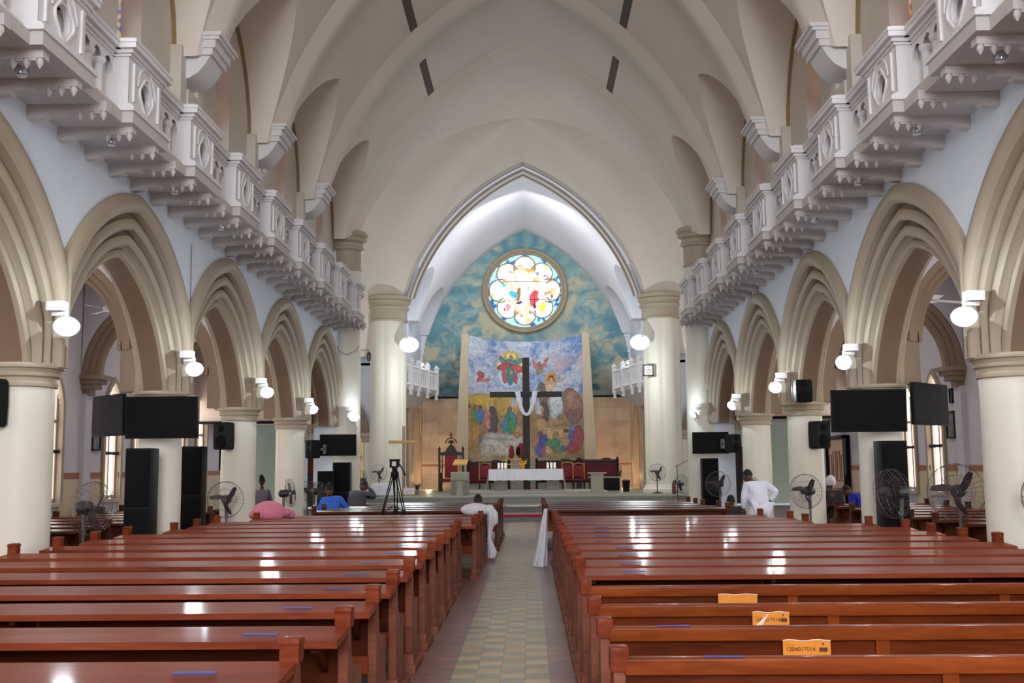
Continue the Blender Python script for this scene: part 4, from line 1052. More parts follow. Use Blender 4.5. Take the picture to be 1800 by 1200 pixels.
# notices on the near right pews ------------------------------------------------
def text_mesh(body, size, m, parent, loc, rot=(PI/2, 0, 0)):
    cu = bpy.data.curves.new('lettering', 'FONT'); cu.body = body; cu.size = size; cu.extrude = .0006; cu.align_x = 'LEFT'
    o = bpy.data.objects.new('lettering', cu); COL.objects.link(o); dg = bpy.context.evaluated_depsgraph_get()
    me = bpy.data.meshes.new_from_object(o.evaluated_get(dg)); bpy.data.objects.remove(o); me.materials.clear(); me.materials.append(m)
    o = bpy.data.objects.new('lettering', me); COL.objects.link(o); o.parent = parent; o.location = loc; o.rotation_euler = rot
    return o
def notice(x0, w, y, z0, h, label, fold=False, round_=False):
    t = thing('paper_notice', label, 'paper', (x0, y-.042, z0), group='orange paper notices on the right pews')
    m = MB(); vs = []; n = 8
    for i in range(n+1):
        wv = .004*math.sin(i*1.1); vs += [(w*i/n, wv, 0), (w*i/n, wv, h+(.003*math.sin(i*1.4)))]
    m.add(vs, [(2*i, 2*i+2, 2*i+3, 2*i+1) for i in range(n)]); m.build('sheet', M['paper'], t, 40)
    m = MB(); m.tube([(w*i/n, .004*math.sin(i*1.1)-.001, h+(.003*math.sin(i*1.4))) for i in range(n+1)], .0035, 5); m.build('edge', M['paperback'], t)
    if not round_:
        text_mesh('1204017014', .030, M['ink'], t, (w*.06, -.006, h-.052)); text_mesh('------------', .014, M['ink'], t, (w*.05, -.006, h-.024))
        MB().box(w*.76, w*.93, -.006, -.004, h-.055, h-.035).build('printed_bar', M['ink'], t, 0); MB().box(w*.82, w*.85, -.006, -.004, h-.022, h-.012).build('printed_emblem', M['ink'], t, 0)
    if fold:
        m = MB(); m.add([(-.03, -.02, h*.35), (.10, -.006, h*.98), (.03, -.012, h*.28), (.0, -.03, h*.30)], [(0, 1, 2), (0, 2, 3), (0, 3, 1)]); m.build('folded_corner', M['paperback'], t, 0)
    return t
notice(1.46, .245, 5.70, .49, .18, 'orange paper notice with brown digits tucked on the second plain-backed pew right of the aisle')
notice(1.49, .22, 6.60, .52, .172, 'orange paper notice with a folded pale corner on the third plain-backed pew', fold=True)
notice(1.46, .27, 7.60, .51, .17, 'rounded orange card on the fourth plain-backed pew right of the aisle', round_=True)

# ================================================================== FANS
def fan(name_label, loc, hub_z, rad, face, tilt=0.0, group='pedestal fans', spokes=28, table=False):
    t = thing('pedestal_fan', name_label, 'fan', loc, face, group)     # blows towards local -y
    c, s_ = math.cos(tilt), math.sin(tilt)
    def Tm(p): x, y, z = p; return (x, y*c-z*s_, hub_z+y*s_+z*c)
    m = MB()
    for (r, y) in ((rad, 0), (rad*.97, -.07), (rad*.97, .06), (rad*.6, -.10), (rad*.6, .08), (rad*.25, -.11)):
        m.tube([Tm((r*math.cos(a), y, r*math.sin(a))) for a in [2*PI*i/28 for i in range(28)]], .005 if r == rad else .0022, 5, closed=True)
    for i in range(spokes):
        a = 2*PI*i/spokes; ca, sa = math.cos(a), math.sin(a)
        m.tube([Tm((.05*ca, -.115, .05*sa)), Tm((rad*.6*ca, -.10, rad*.6*sa)), Tm((rad*.97*ca, -.07, rad*.97*sa)), Tm((rad*ca, 0, rad*sa)), Tm((rad*.97*ca, .06, rad*.97*sa)), Tm((rad*.55*ca, .085, rad*.55*sa)), Tm((.08*ca, .09, .08*sa))], .0016, 3)
    m.build('guard', M['wirec'], t, 60)
    b = MB(); rg = []
    m = MB()
    for k in range(3):
        a0 = 2*PI*k/3+.4; sec = []
        for i in range(7):
            r = rad*(.12+.76*i/6); a = a0+.5*math.sin(i/6*1.5); w = rad*(.10+.17*math.sin(PI*min(1, (i+1)/7.5)))
            pa = (r*math.cos(a)-w*math.sin(a)*.5, -.045, r*math.sin(a)+w*math.cos(a)*.5); pb = (r*math.cos(a)+w*math.sin(a)*.5, .015, r*math.sin(a)-w*math.cos(a)*.5)
            sec.append([Tm(pa), Tm(pb)])
        vs = [p for q in sec for p in q]; m.add(vs, [(2*i, 2*i+1, 2*i+3, 2*i+2) for i in range(6)])
    m.build('blades', M['blade'], t, 60)
    m = MB(); m.tube([Tm((0, -.12, 0)), Tm((0, -.10, 0)), Tm((0, -.02, 0))], [.045, .05, .04], 14)
    m.tube([Tm((0, .02, 0)), Tm((0, .05, 0)), Tm((0, .20, 0)), Tm((0, .24, 0))], [.05, .085, .08, .045], 14); m.build('motor', M['motor'], t, 40)
    m = MB(); py = .13*c; m.tube([(0, py, .04), (0, py, hub_z-.05)], .02, 10); m.tube([(0, py, hub_z-.30), (0, py, hub_z-.05)], .028, 10)
    m.build('pole', M['greymetal'], t, 40)
    MB().lathe(0, py, [(.22, 0), (.22, .02), (.06, .05), (.03, .08)], 20).build('base', M['motor'], t, 40)
    return t
FG = 'pedestal fans around the nave'
fan('big pedestal fan seen edge-on between the nearest left column and the tall speaker', (-5.27, 13.3, 0), 1.1, .33, 1.15, .1, FG)
fan('big pedestal fan facing forward beside the third column of the left arcade', (-5.27, 19.15, 0), 1.03, .32, .12, 0, FG)
fan('pedestal fan seen from the side behind the pink-clothed person', (-5.05, 23.3, 0), 1.05, .30, 1.9, -.1, FG)
fan('pedestal fan by the last left column with its guard turned sideways', (-5.1, 26.7, 0), 1.0, .25, 1.15, 0, FG)
fan('second pedestal fan by the last left column, turned half to the front', (-5.4, 26.9, 0), 1.02, .24, .3, 0, FG)
fan('pedestal fan standing on the altar steps before the left clustered column', (-5.28, 38.7, ZD), .82, .29, .15, 0, FG)
fan('pedestal fan facing forward before the right clustered column', (4.75, 38.8, ZD), .75, .31, 0, 0, FG)
fan('tilted pedestal fan beside the microphone stand on the right steps', (5.1, 35.5, .38), .6, .30, .7, .3, FG)
fan('small fan at the foot of the right clustered column near the amber window', (4.1, 47.6, ZD), .75, .28, 1.2, 0, FG)
fan('dark pedestal fan in front of the far right black speaker', (4.62, 25.6, 0), 1.12, .30, -.5, 0, FG)
fan('pedestal fan turned sideways by the last right column', (5.0, 23.6, 0), 1.0, .30, -1.1, 0, FG)
fan('pedestal fan angled left in front of the third right column', (4.98, 18.9, 0), 1.10, .30, -.75, .05, FG)
fan('black pedestal fan seen edge-on before the tall right speaker', (4.98, 14.4, 0), 1.17, .33, -1.25, .12, FG)
fan('big pedestal fan with a wide wire guard just left of the nearest right column', (5.35, 13.2, 0), 1.22, .34, -.6, .05, FG)
fan('pedestal fan guard cut off by the right edge of the picture', (5.33, 10.7, 0), 1.23, .30, -.5, 0, FG)
fan('small fan half hidden behind the left crossing pier', (-4.55, 30.0, 0), 1.25, .26, 1.3, 0, FG)

# ================================================================== SPEAKERS, SCREENS
def floor_speaker(label, x, y, w, h, z0=0.0, rz=0, group='tall black floor speakers', plinth=False):
    t = thing('floor_speaker', label, 'speaker', (x, y, z0), rz, group)
    MB().bbox(-w/2, w/2, 0, .30, .06, h, .012).build('cabinet', M['dark'], t, 30)
    m = MB(); m.bbox(-w/2+.02, w/2-.02, -.012, .004, .10, h*.55, .006); m.bbox(-w/2+.02, w/2-.02, -.012, .004, h*.57, h-.03, .006); m.build('grille', M['grille'], t, 30)
    MB().box(-.03, .03, -.018, -.01, .14, .20).build('badge', M['white'], t, 0)
    MB().box(-w/2-.02, w/2+.06, -.06, .44, 0, .07).build('plinth', M['dark'], t, 0)
    return t
floor_speaker('tall black floor speaker standing before the second left column', -5.26, 14.8, .37, 1.87)
floor_speaker('black floor speaker right of the second left column, set back in the aisle', -5.85, 19.0, .38, 1.98)
floor_speaker('taller of the two black speakers by the left crossing pier', -4.66, 27.4, .44, 1.72)
floor_speaker('shorter black speaker beside the left crossing pier', -5.02, 27.2, .42, 1.50)
floor_speaker('tall black floor speaker standing before the second right column', 5.16, 14.8, .37, 1.88)
floor_speaker('black floor speaker beside the right crossing pier', 4.75, 27.4, .42, 1.74)
def wall_speaker(label, loc, rz, w=.32, h=.5, group='wall speakers'):
    t = thing('wall_speaker', label, 'speaker', loc, rz, group)
    m = MB(); pr = [(-w/2, -.12), (w/2, -.12), (w/2-.05, .16), (-w/2+.05, .16)]
    rings = []
    for z, k in ((-h/2, .86), (-h/2+.03, .97), (0, 1), (h/2-.03, .97), (h/2, .86)): rings.append([(x*k, y*k, z) for x, y in pr])
    m.ring(rings); m.build('cabinet', M['dark'], t, 25)
    m = MB(); m.tube([(0, -.122, -.10), (0, -.135, -.10)], [w*.36, w*.33], 18); m.tube([(0, -.122, .13), (0, -.135, .13)], [w*.2, w*.17], 14); m.build('driver', M['grille'], t, 40)
    m = MB(); m.box(-.03, .03, .14, .34, -.03, .03); m.box(-.06, .06, .32, .35, -.12, .12); m.build('bracket', M['greymetal'], t, 0)
    return t
wall_speaker('black wall speaker on the third left column', (-5.48, 19.72, 2.18), -.35)
wall_speaker('black wall speaker on the third right column', (5.47, 19.72, 2.10), .5)
wall_speaker('black wall speaker at the left picture edge on the nearest left column', (-5.5, 11.05, 2.28), -.5, .36)
wall_speaker('black wall speaker beside the far left screen', (-5.3, 26.9, 2.05), -.9, .34, .46)
wall_speaker('black wall speaker right of the far right screen', (5.25, 26.9, 2.1), .7, .34, .46)
wall_speaker('small dark box speaker left of the right-hand screen', (4.98, 18.9, 2.85), .1, .30, .40)
def tv(label, loc, w, h, rz, tilt=.05, group='black flat screens'):
    t = thing('television', label, 'television', loc, rz, group)
    def R_(m): return m
    a = MB(); a.bbox(-w/2, w/2, 0, .05, -h/2, h/2, .008); o = a.build('casing', M['dark'], t, 30); o.rotation_euler = (tilt, 0, 0)
    a = MB(); a.box(-w/2+.02, w/2-.02, -.004, .002, -h/2+.03, h/2-.02); o2 = a.build('screen', M['screen'], t, 0); o2.rotation_euler = (tilt, 0, 0)
    a = MB(); a.box(-.15, .15, .05, .08, -.15, .15); a.box(-.03, .03, .06, .30, -.03, .03); a.build('bracket', M['greymetal'], t, 0)
    return t
tv('black flat screen facing the nave on the second left column', (-5.07, 15.12, 2.31), 1.04, .60, 0)
tv('black flat screen turned to the left side aisle on the second left column', (-5.98, 15.45, 2.36), .98, .60, -.75, .0)
tv('black flat screen facing the nave on the second right column', (4.95, 15.12, 2.31), 1.06, .60, 0)
tv('black flat screen turned to the right side aisle on the second right column', (5.95, 15.45, 2.41), 1.04, .60, .75, 0)
tv('black flat screen at the left end of the arcade near the crossing pier', (-4.84, 27.9, 2.17), .96, .56, 0, .05)
tv('black flat screen at the right end of the arcade near the crossing pier', (4.86, 27.9, 2.14), .94, .56, 0, .05)

# ================================================================== FLOODLIGHTS
def point(name, loc, power, color=(1, 1, 1), r=.0):
    ld = bpy.data.lights.new(name, 'POINT'); ld.energy = power; ld.color = color; ld.shadow_soft_size = r
    o = bpy.data.objects.new(name, ld); COL.objects.link(o); o.location = loc; return o
def flood(label, x, y, z, s, aim, r=.10, em='led', power=60, lamp=True, group='floodlights'):
    t = thing('floodlight', label, 'floodlight', (x, y, z), 0, group)
    q = Vector(aim).normalized().to_track_quat('Z', 'Y'); R3 = q.to_matrix()
    def Tm(p): v = R3 @ Vector(p); return (v.x, v.y, v.z)
    m = MB(); rg = []
    for rr, zz in ((r*.7, -.07), (r*1.05, -.05), (r*1.12, 0), (r*1.0, .01)): rg.append([Tm((rr*math.cos(a)*1.25, rr*math.sin(a), zz)) for a in [2*PI*i/20 for i in range(20)]])
    m.ring(rg, True, True); m.build('housing', M['white'], t, 40)
    m = MB(); m.add([Tm((r*1.2*math.cos(a), r*.95*math.sin(a), .016)) for a in [2*PI*i/20 for i in range(20)]], [tuple(range(20))]); m.build('led_panel', M[em], t, 0)
    m = MB(); m.box(min(0, s*.16), max(0, s*.16), -.02, .02, .12, .16); m.box(min(s*.02, s*.20), max(s*.02, s*.20), -.07, .07, .17, .27); m.tube([(0, 0, .02), (0, 0, .17)], .015, 6); m.build('bracket', M['cornice'], t, 0)
    if lamp:
        ld = bpy.data.lights.new('flood_lamp', 'SPOT'); ld.energy = power; ld.color = (.86, .95, 1.0); ld.spot_size = 2.3; ld.spot_blend = .8; ld.shadow_soft_size = .10
        lo = bpy.data.objects.new('flood_lamp', ld); COL.objects.link(lo); lo.parent = t; v = Vector(aim).normalized(); lo.location = v*.06
        lo.rotation_euler = v.to_track_quat('-Z', 'Y').to_euler()
        if r < .2: point('flood_spill', (x-s*.22, y-.15, z+.25), 16, (.80, .92, 1.0))
    return t
FLZ = {0: 3.08, 1: 3.02, 2: 2.98, 3: 2.88}
nmF = ['nearest', 'second nearest', 'third nearest', 'fourth nearest']
for s in (-1, 1):
    for k in range(4):
        aim = (-s*.55, -.75, -.32) if k < 3 else (-s*.7, -.35, -.55)
        if s > 0 and k == 1: aim = (-.75, -.6, -.30)
        flood('bright white floodlight bracketed to the %s left of the pair of arcades'.replace('left of the pair of arcades', 'column') % (nmF[k]+' '+side(s)), s*4.72, COLY[3+k]-.38, FLZ[k], s, aim, .10, power=75, group='floodlights on the arcade columns')
    flood('white floodlight on the %s crossing pier' % side(s), s*4.52, 28.5, 2.92, s, (-s*.4, -1, -.2) if s < 0 else (-.9, -.2, -.6), .11, power=60, group='floodlights on the crossing piers')
    flood('brilliant white floodlight high on the %s clustered chancel column' % side(s), s*4.32, 39.7, 6.15, s, (-s*.15, -.95, -.12), .27, 'ledfar', 420, group='floodlights on the chancel columns')

# ================================================================== SANCTUARY FURNITURE
t = thing('altar_table', 'stone altar table with two block legs', 'altar', (0, 42.2, .64))
MB().bbox(-1.38, 1.38, -.42, .42, .72, .82, .01).build('table_top', M['stone'], t)
for x in (-1.0, 1.06): MB().bbox(x-.24, x+.24, -.28, .28, 0, .72, .01).build('leg', M['stonedk'], t)
m = MB(); n = 30
top = [(-1.45, -.47), (1.45, -.47), (1.45, .47), (-1.45, .47)]
m.box(-1.45, 1.45, -.47, .47, .82, .835)
vs = []
for i in range(61):
    x = -1.45+2.9*i/60; w = .012*math.sin(i*1.3); vs += [(x, -.47, .83), (x, -.478+w, .62), (x, -.485+w*1.5, .40+.008*math.sin(i*.9))]
m.add(vs, [(3*i+j, 3*i+3+j, 3*i+4+j, 3*i+1+j) for i in range(60) for j in (0, 1)])
for s in (-1, 1):
    vs = []
    for i in range(21):
        y = -.47+.94*i/20; w = .012*math.sin(i*1.5); vs += [(s*1.45, y, .83), (s*(1.50+w), y, .4), (s*(1.56+w), y, .03)]
    m.add(vs, [(3*i+j, 3*i+3+j, 3*i+4+j, 3*i+1+j) for i in range(20) for j in (0, 1)])
o = m.build('altar_cloth', M['cloth'], None, 50, (0, 42.2, .64)); tag(o, 'white lace cloth covering the altar and hanging down its ends', 'cloth')
for gi, xs in enumerate(((-1.06, -.93, -.80), (.86, 1.0, 1.13))):
    for k, x in enumerate(xs):
        t = thing('pillar_candle', 'white pillar candle on the %s of the altar, %s of its trio' % (('left', 'right')[gi], ('leftmost', 'middle', 'rightmost')[k]), 'candle', (x, 42.1, 1.475), group='pillar candles on the altar')
        MB().lathe(0, 0, [(.05, 0), (.055, .03), (.05, .05)], 12).build('holder', M['chrome'], t); MB().lathe(0, 0, [(.045, .05), (.045, .24), (.04, .25)], 14).build('wax', M['wax'], t); MB().lathe(0, 0, [(.004, .25), (.003, .28)], 6).build('wick', M['dark'], t)
# flowers
t = thing('flower_arrangement', 'yellow flower arrangement standing behind the middle of the altar', 'flowers', (-.12, 42.45, 1.475))
MB().lathe(0, 0, [(.06, 0), (.09, .06), (.05, .18), (.07, .22)], 14).build('vase', M['gold'], t)
m = MB()
for i in range(26):
    a = random.uniform(0, 2*PI); r = random.uniform(.02, .2); m.ell((r*math.cos(a), r*math.sin(a)*.6, .22+random.uniform(0, .22)-r*.3), (.05, .05, .04), 7, 5)
m.build('blossoms', M['yellow'], t, 60)
m = MB()
for i in range(14):
    a = random.uniform(0, 2*PI); m.add([(0, 0, .2), (.13*math.cos(a)-.02, .1*math.sin(a), .38+.1*random.random()), (.19*math.cos(a), .12*math.sin(a), .42+.2*random.random()), (.12*math.cos(a)+.03, .1*math.sin(a), .33)], [(0, 1, 2, 3)])
m.build('leaves', M['leaf'], t, 0)
# big cross
t = thing('standing_cross', 'tall dark wooden cross standing behind the altar', 'cross', (.03, 44.2, ZD+.06))
MB().bbox(-.145, .145, -.1, .1, 0, 5.44, .015).build('upright', M['crosswood'], t)
MB().bbox(-1.5, 1.5, -.12, .08, 3.8, 4.02, .012).build('crossbar', M['crosswood'], t)
# draped cloth: thin curved band hung over both arms
m = MB()
def band(path, w0, w1, y, wave=.0):
    rg = []
    L_ = len(path)
    for i, (x, z) in enumerate(path):
        u = i/(L_-1); w = w0+(w1-w0)*u
        if i == 0: d = Vector((path[1][0]-x, path[1][1]-z))
        elif i == L_-1: d = Vector((x-path[-2][0], z-path[-2][1]))
        else: d = Vector((path[i+1][0]-path[i-1][0], path[i+1][1]-path[i-1][1]))
        d.normalize(); nx, nz = -d.y, d.x
        rg.append([(x+nx*w*q, y-.03*math.cos(q*9+u*3), z+nz*w*q) for q in (-.5, -.3, -.1, .1, .3, .5)])
    m.ring(rg, False, False)
sw = []
for i in range(25):
    u = -1+2*i/24; sw.append((.01+u*.36, 3.08+.76*0+(4.04-3.08)*abs(u)**2.3))
rg = []
for i, (x, z) in enumerate(sw):
    w = .12+.10*abs(-1+2*i/24)**2
    d = Vector((sw[min(i+1, 24)][0]-sw[max(i-1, 0)][0], sw[min(i+1, 24)][1]-sw[max(i-1, 0)][1])).normalized()
    rg.append([(x-d.y*w*q, -.17-.03*math.cos(q*12), z+d.x*w*q) for q in (-.5, -.3, -.1, .1, .3, .5)])
m.ring(rg, False, False)
for s, zb in ((-1, 3.42), (1, 3.10)):
    rg = []
    for i in range(7):
        z = 4.05-(4.05-zb)*i/6; w = .12+.03*i/6
        rg.append([(s*(.42+.015*i)+w*q*1.6, .10-.03*math.cos(q*11+i*.3), z) for q in (-.5, -.3, -.1, .1, .3, .5)])
    m.ring(rg, False, False)
    m.box(s*.46-.10, s*.46+.10, -.16, .1, 4.02, 4.045)
o = m.build('draped_cloth', M['cloth'], None, 60, (.03, 44.2, ZD+.06)); tag(o, 'long white cloth looped over the arms of the dark cross', 'cloth')

# throne
t = thing('bishop_throne', 'ornate dark carved throne with crimson back and small cross crest, left of the altar', 'chair', (-3.18, 45.2, ZD))
MB().bbox(-.42, .42, -.35, .35, .38, .52, .02).build('seat', M['redcloth'], t)
MB().bbox(-.27, .27, .30, .36, .55, 1.50, .02).build('backrest', M['redfab'], t)
m = MB()
for x in (-.5, .5): m.box(x-.045, x+.045, .28, .38, 0, 1.72); m.lathe(x, .33, [(.05, 1.72), (.06, 1.78), (.02, 1.86), (.01, 1.92)], 8)
m.prism([(-.48, 1.50), (.48, 1.50), (.48, 1.62), (.25, 1.66), (.14, 1.86), (0, 1.98), (-.14, 1.86), (-.25, 1.66), (-.48, 1.62)], 'y', .29, .37)
for x in (-.38, .38):
    for z in (1.0, 1.25): m.tube([(x-.06, .33, z), (x+.06, .33, z)], .02, 6)
    m.tube([(x, .33, .5), (x, .33, 1.5)], .02, 6)
m.build('back_frame', M['blackwood'], t, 30)
m = MB(); m.tube([(.23*math.cos(a), .33, 2.0+.24*math.sin(a)) for a in [PI*i/14 for i in range(15)]], .025, 6)
m.tube([(.12*math.cos(a), .33, 2.0+.12*math.sin(a)) for a in [PI*i/10 for i in range(11)]], .025, 6)
m.box(-.02, .02, .31, .35, 2.2, 2.48); m.box(-.09, .09, .31, .35, 2.34, 2.38); m.ell((0, .33, 2.06), (.06, .03, .1)); m.build('crest', M['blackwood'], t, 40)
for x in (-.44, .44): MB().bbox(x-.05, x+.05, -.36, .34, .70, .78, .02).build('armrest', M['redcloth'], t)
for x in (-.42, .42):
    for y in (-.3, .3): MB().lathe(x, y, [(.05, 0), (.06, .1), (.04, .2), (.06, .3), (.05, .7)], 10).build('leg', M['blackwood'], t, 40)
# choir stalls
def stall(label, x0, x1, y, ht, knee):
    t = thing('choir_stall', label, 'bench', (x0, y, ZD), group='crimson choir stalls against the stone base')
    L_ = x1-x0
    MB().box(0, L_, .30, .36, .3, ht).build('back_panel', M['redcloth'], t, 0)
    m = MB(); m.box(-.04, L_+.04, .26, .38, ht-.06, ht+.02); m.box(0, L_, .28, .37, ht-.18, ht-.14)
    n = int(L_/.3)
    for i in range(n+1): m.box(L_*i/n-.02, L_*i/n+.02, .26, .31, .45, ht-.1)
    m.prism([(L_*.55, ht), (L_*.6, ht+.07), (L_*.7, ht+.09), (L_*.8, ht+.07), (L_*.85, ht)], 'y', .28, .36)
    m.build('back_frame', M['blackwood'], t, 0)
    MB().bbox(0, L_, -.15, .30, .36, .44, .02).build('seat', M['redcloth'], t)
    for x in (0, L_): MB().box(x-.05, x+.05, -.18, .40, 0, .7).box(x-.05, x+.05, .26, .4, .7, ht+.12).build('end_panel', M['blackwood'], t, 0)
    if knee: MB().bbox(.1, L_+.1, -.75, -.68, 0, knee, .01).build('kneeler_front', M['dark'], t)
    return t
stall('long crimson choir stall with carved dark frame on the right behind the stone pedestal', 2.35, 3.98, 46.6, 1.27, 0)
stall('crimson choir stall on the left between the throne and the altar', -2.55, -.75, 46.6, 1.22, 0)
stall('crimson choir stall behind the right half of the altar', .45, 2.25, 46.8, 1.25, 0)
t = thing('side_cupboard', 'low black cabinet with a pale top on the right of the sanctuary', 'cabinet', (3.2, 44.3, ZD)); MB().bbox(-.60, .60, -.25, .25, 0, .52, .01).build('body', M['dark'], t); MB().bbox(-.65, .65, -.27, .27, .52, .56, .01).build('top', M['stone'], t)
# chairs
def chair(label, x, y, ht=1.2, red=True, rz=0):
    t = thing('carved_chair', label, 'chair', (x, y, ZD+.07 if 40.6 < y < 44.6 else ZD), rz, 'carved chairs behind the altar')
    MB().bbox(-.25, .25, -.25, .22, .40, .48, .02).build('seat', M['redcloth'], t); MB().bbox(-.19, .19, .2, .25, .55, ht-.06, .02).build('backrest', M['redfab'], t)
    m = MB()
    for xx in (-.23, .23): m.tube([(xx, .23, .4), (xx, .25, ht)], .022, 8); m.ell((xx, .25, ht+.02), (.03, .03, .03), 8, 6)
    m.tube([(-.23+.46*i/8, .25, ht-.02+.07*math.sin(PI*i/8)) for i in range(9)], .02, 6); m.build('back_frame', M['gold'], t, 50)
    for xx in (-.22, .22):
        for yy in (-.22, .2): MB().lathe(xx, yy, [(.02, 0), (.025, .2), (.02, .42)], 8).build('leg', M['blackwood'], t)
    return t
chair('gilt-framed crimson chair peeping over the altar just right of its candles', 1.75, 45.4, 1.12)
chair('second gilt-framed crimson chair, between the altar and the stone pedestal', 2.2, 44.9, 1.08)
chair('gilt-framed crimson chair on the left between lectern and altar', -1.75, 45.3, 1.12)
t = thing('presider_chair', 'gilded high chair with crimson cushions behind the altar, left of the cross', 'chair', (-.42, 45.6, ZD))
MB().bbox(-.32, .32, -.25, .25, .45, .56, .03).build('seat', M['redcloth'], t)
m = MB(); m.ell((-.2, .25, 1.62), (.12, .07, .30)); m.ell((.22, .25, 1.66), (.2, .08, .36)); m.build('backrest', M['redfab'], t)
m = MB()
for x in (-.42, .42): m.box(x-.04, x+.04, .2, .3, 0, 1.5)
for z in (.7, .9, 1.1, 1.32): m.box(-.42, .42, .22, .28, z-.025, z+.025)
m.build('frame', M['gold'], t, 0)
MB().ell((.08, .2, 1.66), (.1, .06, .2)).build('drape', M['dark'], t)
# lecterns
t = thing('stone_ambo', 'grey stone lectern with a pale top block on the left of the altar steps', 'lectern', (-2.38, 39.0, ZD))
MB().bbox(-.32, .32, -.25, .25, 0, .45, .01).build('base', M['stonedk'], t); MB().lathe(0, -.16, [(.16, 0), (.13, .25), (.17, .5)], 20).build('shaft', M['stone'], t); MB().bbox(-.34, .34, -.25, .25, .45, .52, .01).build('necking', M['stonedk'], t); MB().bbox(-.32, .32, -.28, .28, .52, .83, .02).build('top_block', M['stone'], t)
t = thing('book_stand', 'gilt book stand on the left stone lectern', 'stand', (-2.38, 39.0, ZD+.83))
m = MB(); m.lathe(0, 0, [(.08, 0), (.03, .04), (.02, .2), (.05, .26)], 12); m.build('stem', M['gold'], t); m = MB(); m.add([(-.26, -.14, .24), (.26, -.14, .24), (.30, .16, .42), (-.20, .16, .42), (-.26, -.14, .27), (.26, -.14, .27), (.30, .16, .45), (-.20, .16, .45)], [(0, 1, 2, 3), (4, 5, 6, 7), (0, 1, 5, 4), (1, 2, 6, 5), (2, 3, 7, 6), (3, 0, 4, 7)]); m.build('tray', M['gold'], t, 0)
t = thing('stone_pedestal', 'pale stone pillar pedestal with a flat slab top on the right of the altar', 'pedestal', (2.6, 39.2, ZD))
MB().bbox(-.22, .22, -.22, .22, .02, .72, .01).build('shaft', M['stone'], t); MB().bbox(-.33, .33, -.28, .28, .72, .77, .01).build('slab', M['stone'], t); MB().bbox(-.3, .3, -.3, .3, 0, .03, .005).build('foot', M['stone'], t)
# wooden bar cross on the left
t = thing('processional_cross', 'slender light wooden cross standing before the left clustered column', 'cross', (-4.42, 38.95, ZD))
MB().bbox(-.05, .05, -.04, .04, 0, 2.5, .008).build('upright', M['archwarm'], t); MB().bbox(-.55, .52, -.045, .045, 1.88, 1.98, .008).build('crossbar', M['oak'], t)
# side table + cloth under the left fan
t = thing('side_table', 'small table draped in white before the left clustered column', 'table', (-5.05, 38.0, ZD)); MB().bbox(-.34, .34, -.25, .25, .40, .44, .01).build('table_top', M['oak'], t)
for x in (-.3, .3):
    for y in (-.2, .2): MB().box(x-.02, x+.02, y-.02, y+.02, 0, .4).build('leg', M['oak'], t, 0)
m = MB(); rg = []
for z, k in ((.45, 1.0), (.44, 1.03), (.25, 1.05), (.04, 1.08)):
    rg.append([((.35*k+.01*math.sin(9*a))*max(-1, min(1, 1.4*math.cos(a))), (.27*k)*max(-1, min(1, 1.4*math.sin(a))), z) for a in [2*PI*i/40 for i in range(40)]])
m.ring(rg, True, False); m.add([(x, y, z) for x, y, z in rg[0]], [tuple(range(40))]); o = m.build('table_cloth', M['cloth'], None, 40, (-5.05, 38.0, ZD)); tag(o, 'plain white cloth over the small side table by the left clustered column', 'cloth')
t = thing('framed_notice', 'small gold-framed white notice board standing at the foot of the left clustered column', 'sign', (-4.15, 38.3, ZD)); MB().bbox(-.22, .22, 0, .04, .02, .30, .008).build('frame', M['gold'], t); MB().box(-.19, .19, -.006, 0, .05, .27).build('sheet', M['white'], t, 0)
m = MB(); m.tube([(.08*math.cos(a), -.008, .12+.06*math.sin(a)) for a in [PI*i/8 for i in range(9)]], .008, 5); m.build('emblem', M['dadostripe'], t)
def plant(label, x, y, z, sc=1.0):
    t = thing('potted_plant', label, 'plant', (x, y, z), group='potted plants'); MB().lathe(0, 0, [(.08*sc, 0), (.11*sc, .16*sc), (.1*sc, .17*sc)], 14).build('pot', M['stonedk'], t)
    m = MB()
    for i in range(18):
        a = i*2.4; r = sc*(.16+.1*random.random()); h = sc*(.42+.14*random.random()); w = .03*sc
        m.add([(0, 0, .15*sc), (r*.6*math.cos(a)-w*math.sin(a), r*.6*math.sin(a)+w*math.cos(a), h*.85), (r*math.cos(a), r*math.sin(a), h*.8), (r*.6*math.cos(a)+w*math.sin(a), r*.6*math.sin(a)-w*math.cos(a), h*.8)], [(0, 1, 2, 3)])
    m.build('leaves', M['leaf'], t, 0)
plant('dark spiky potted plant beside the framed notice on the left', -4.0, 39.6, ZD, .9)
t = thing('waste_bin', 'small dark bin at the foot of the right clustered column', 'bin', (3.9, 42.0, ZD)); MB().lathe(0, 0, [(.12, 0), (.15, .4), (.16, .42)], 16).build('bucket', M['dark'], t); MB().lathe(0, 0, [(.16, .42), (.16, .45), (.02, .47)], 16).build('lid', M['greymetal'], t)
t = thing('red_canister', 'small red canister standing by the microphone stand', 'canister', (5.3, 38.6, ZD)); MB().lathe(0, 0, [(.07, 0), (.07, .32), (.05, .38), (.03, .4)], 14).build('body', mat('canister_red', (130, 40, 26), .4), t); MB().lathe(0, 0, [(.03, .4), (.03, .45), (.01, .46)], 8).build('valve', M['dark'], t)
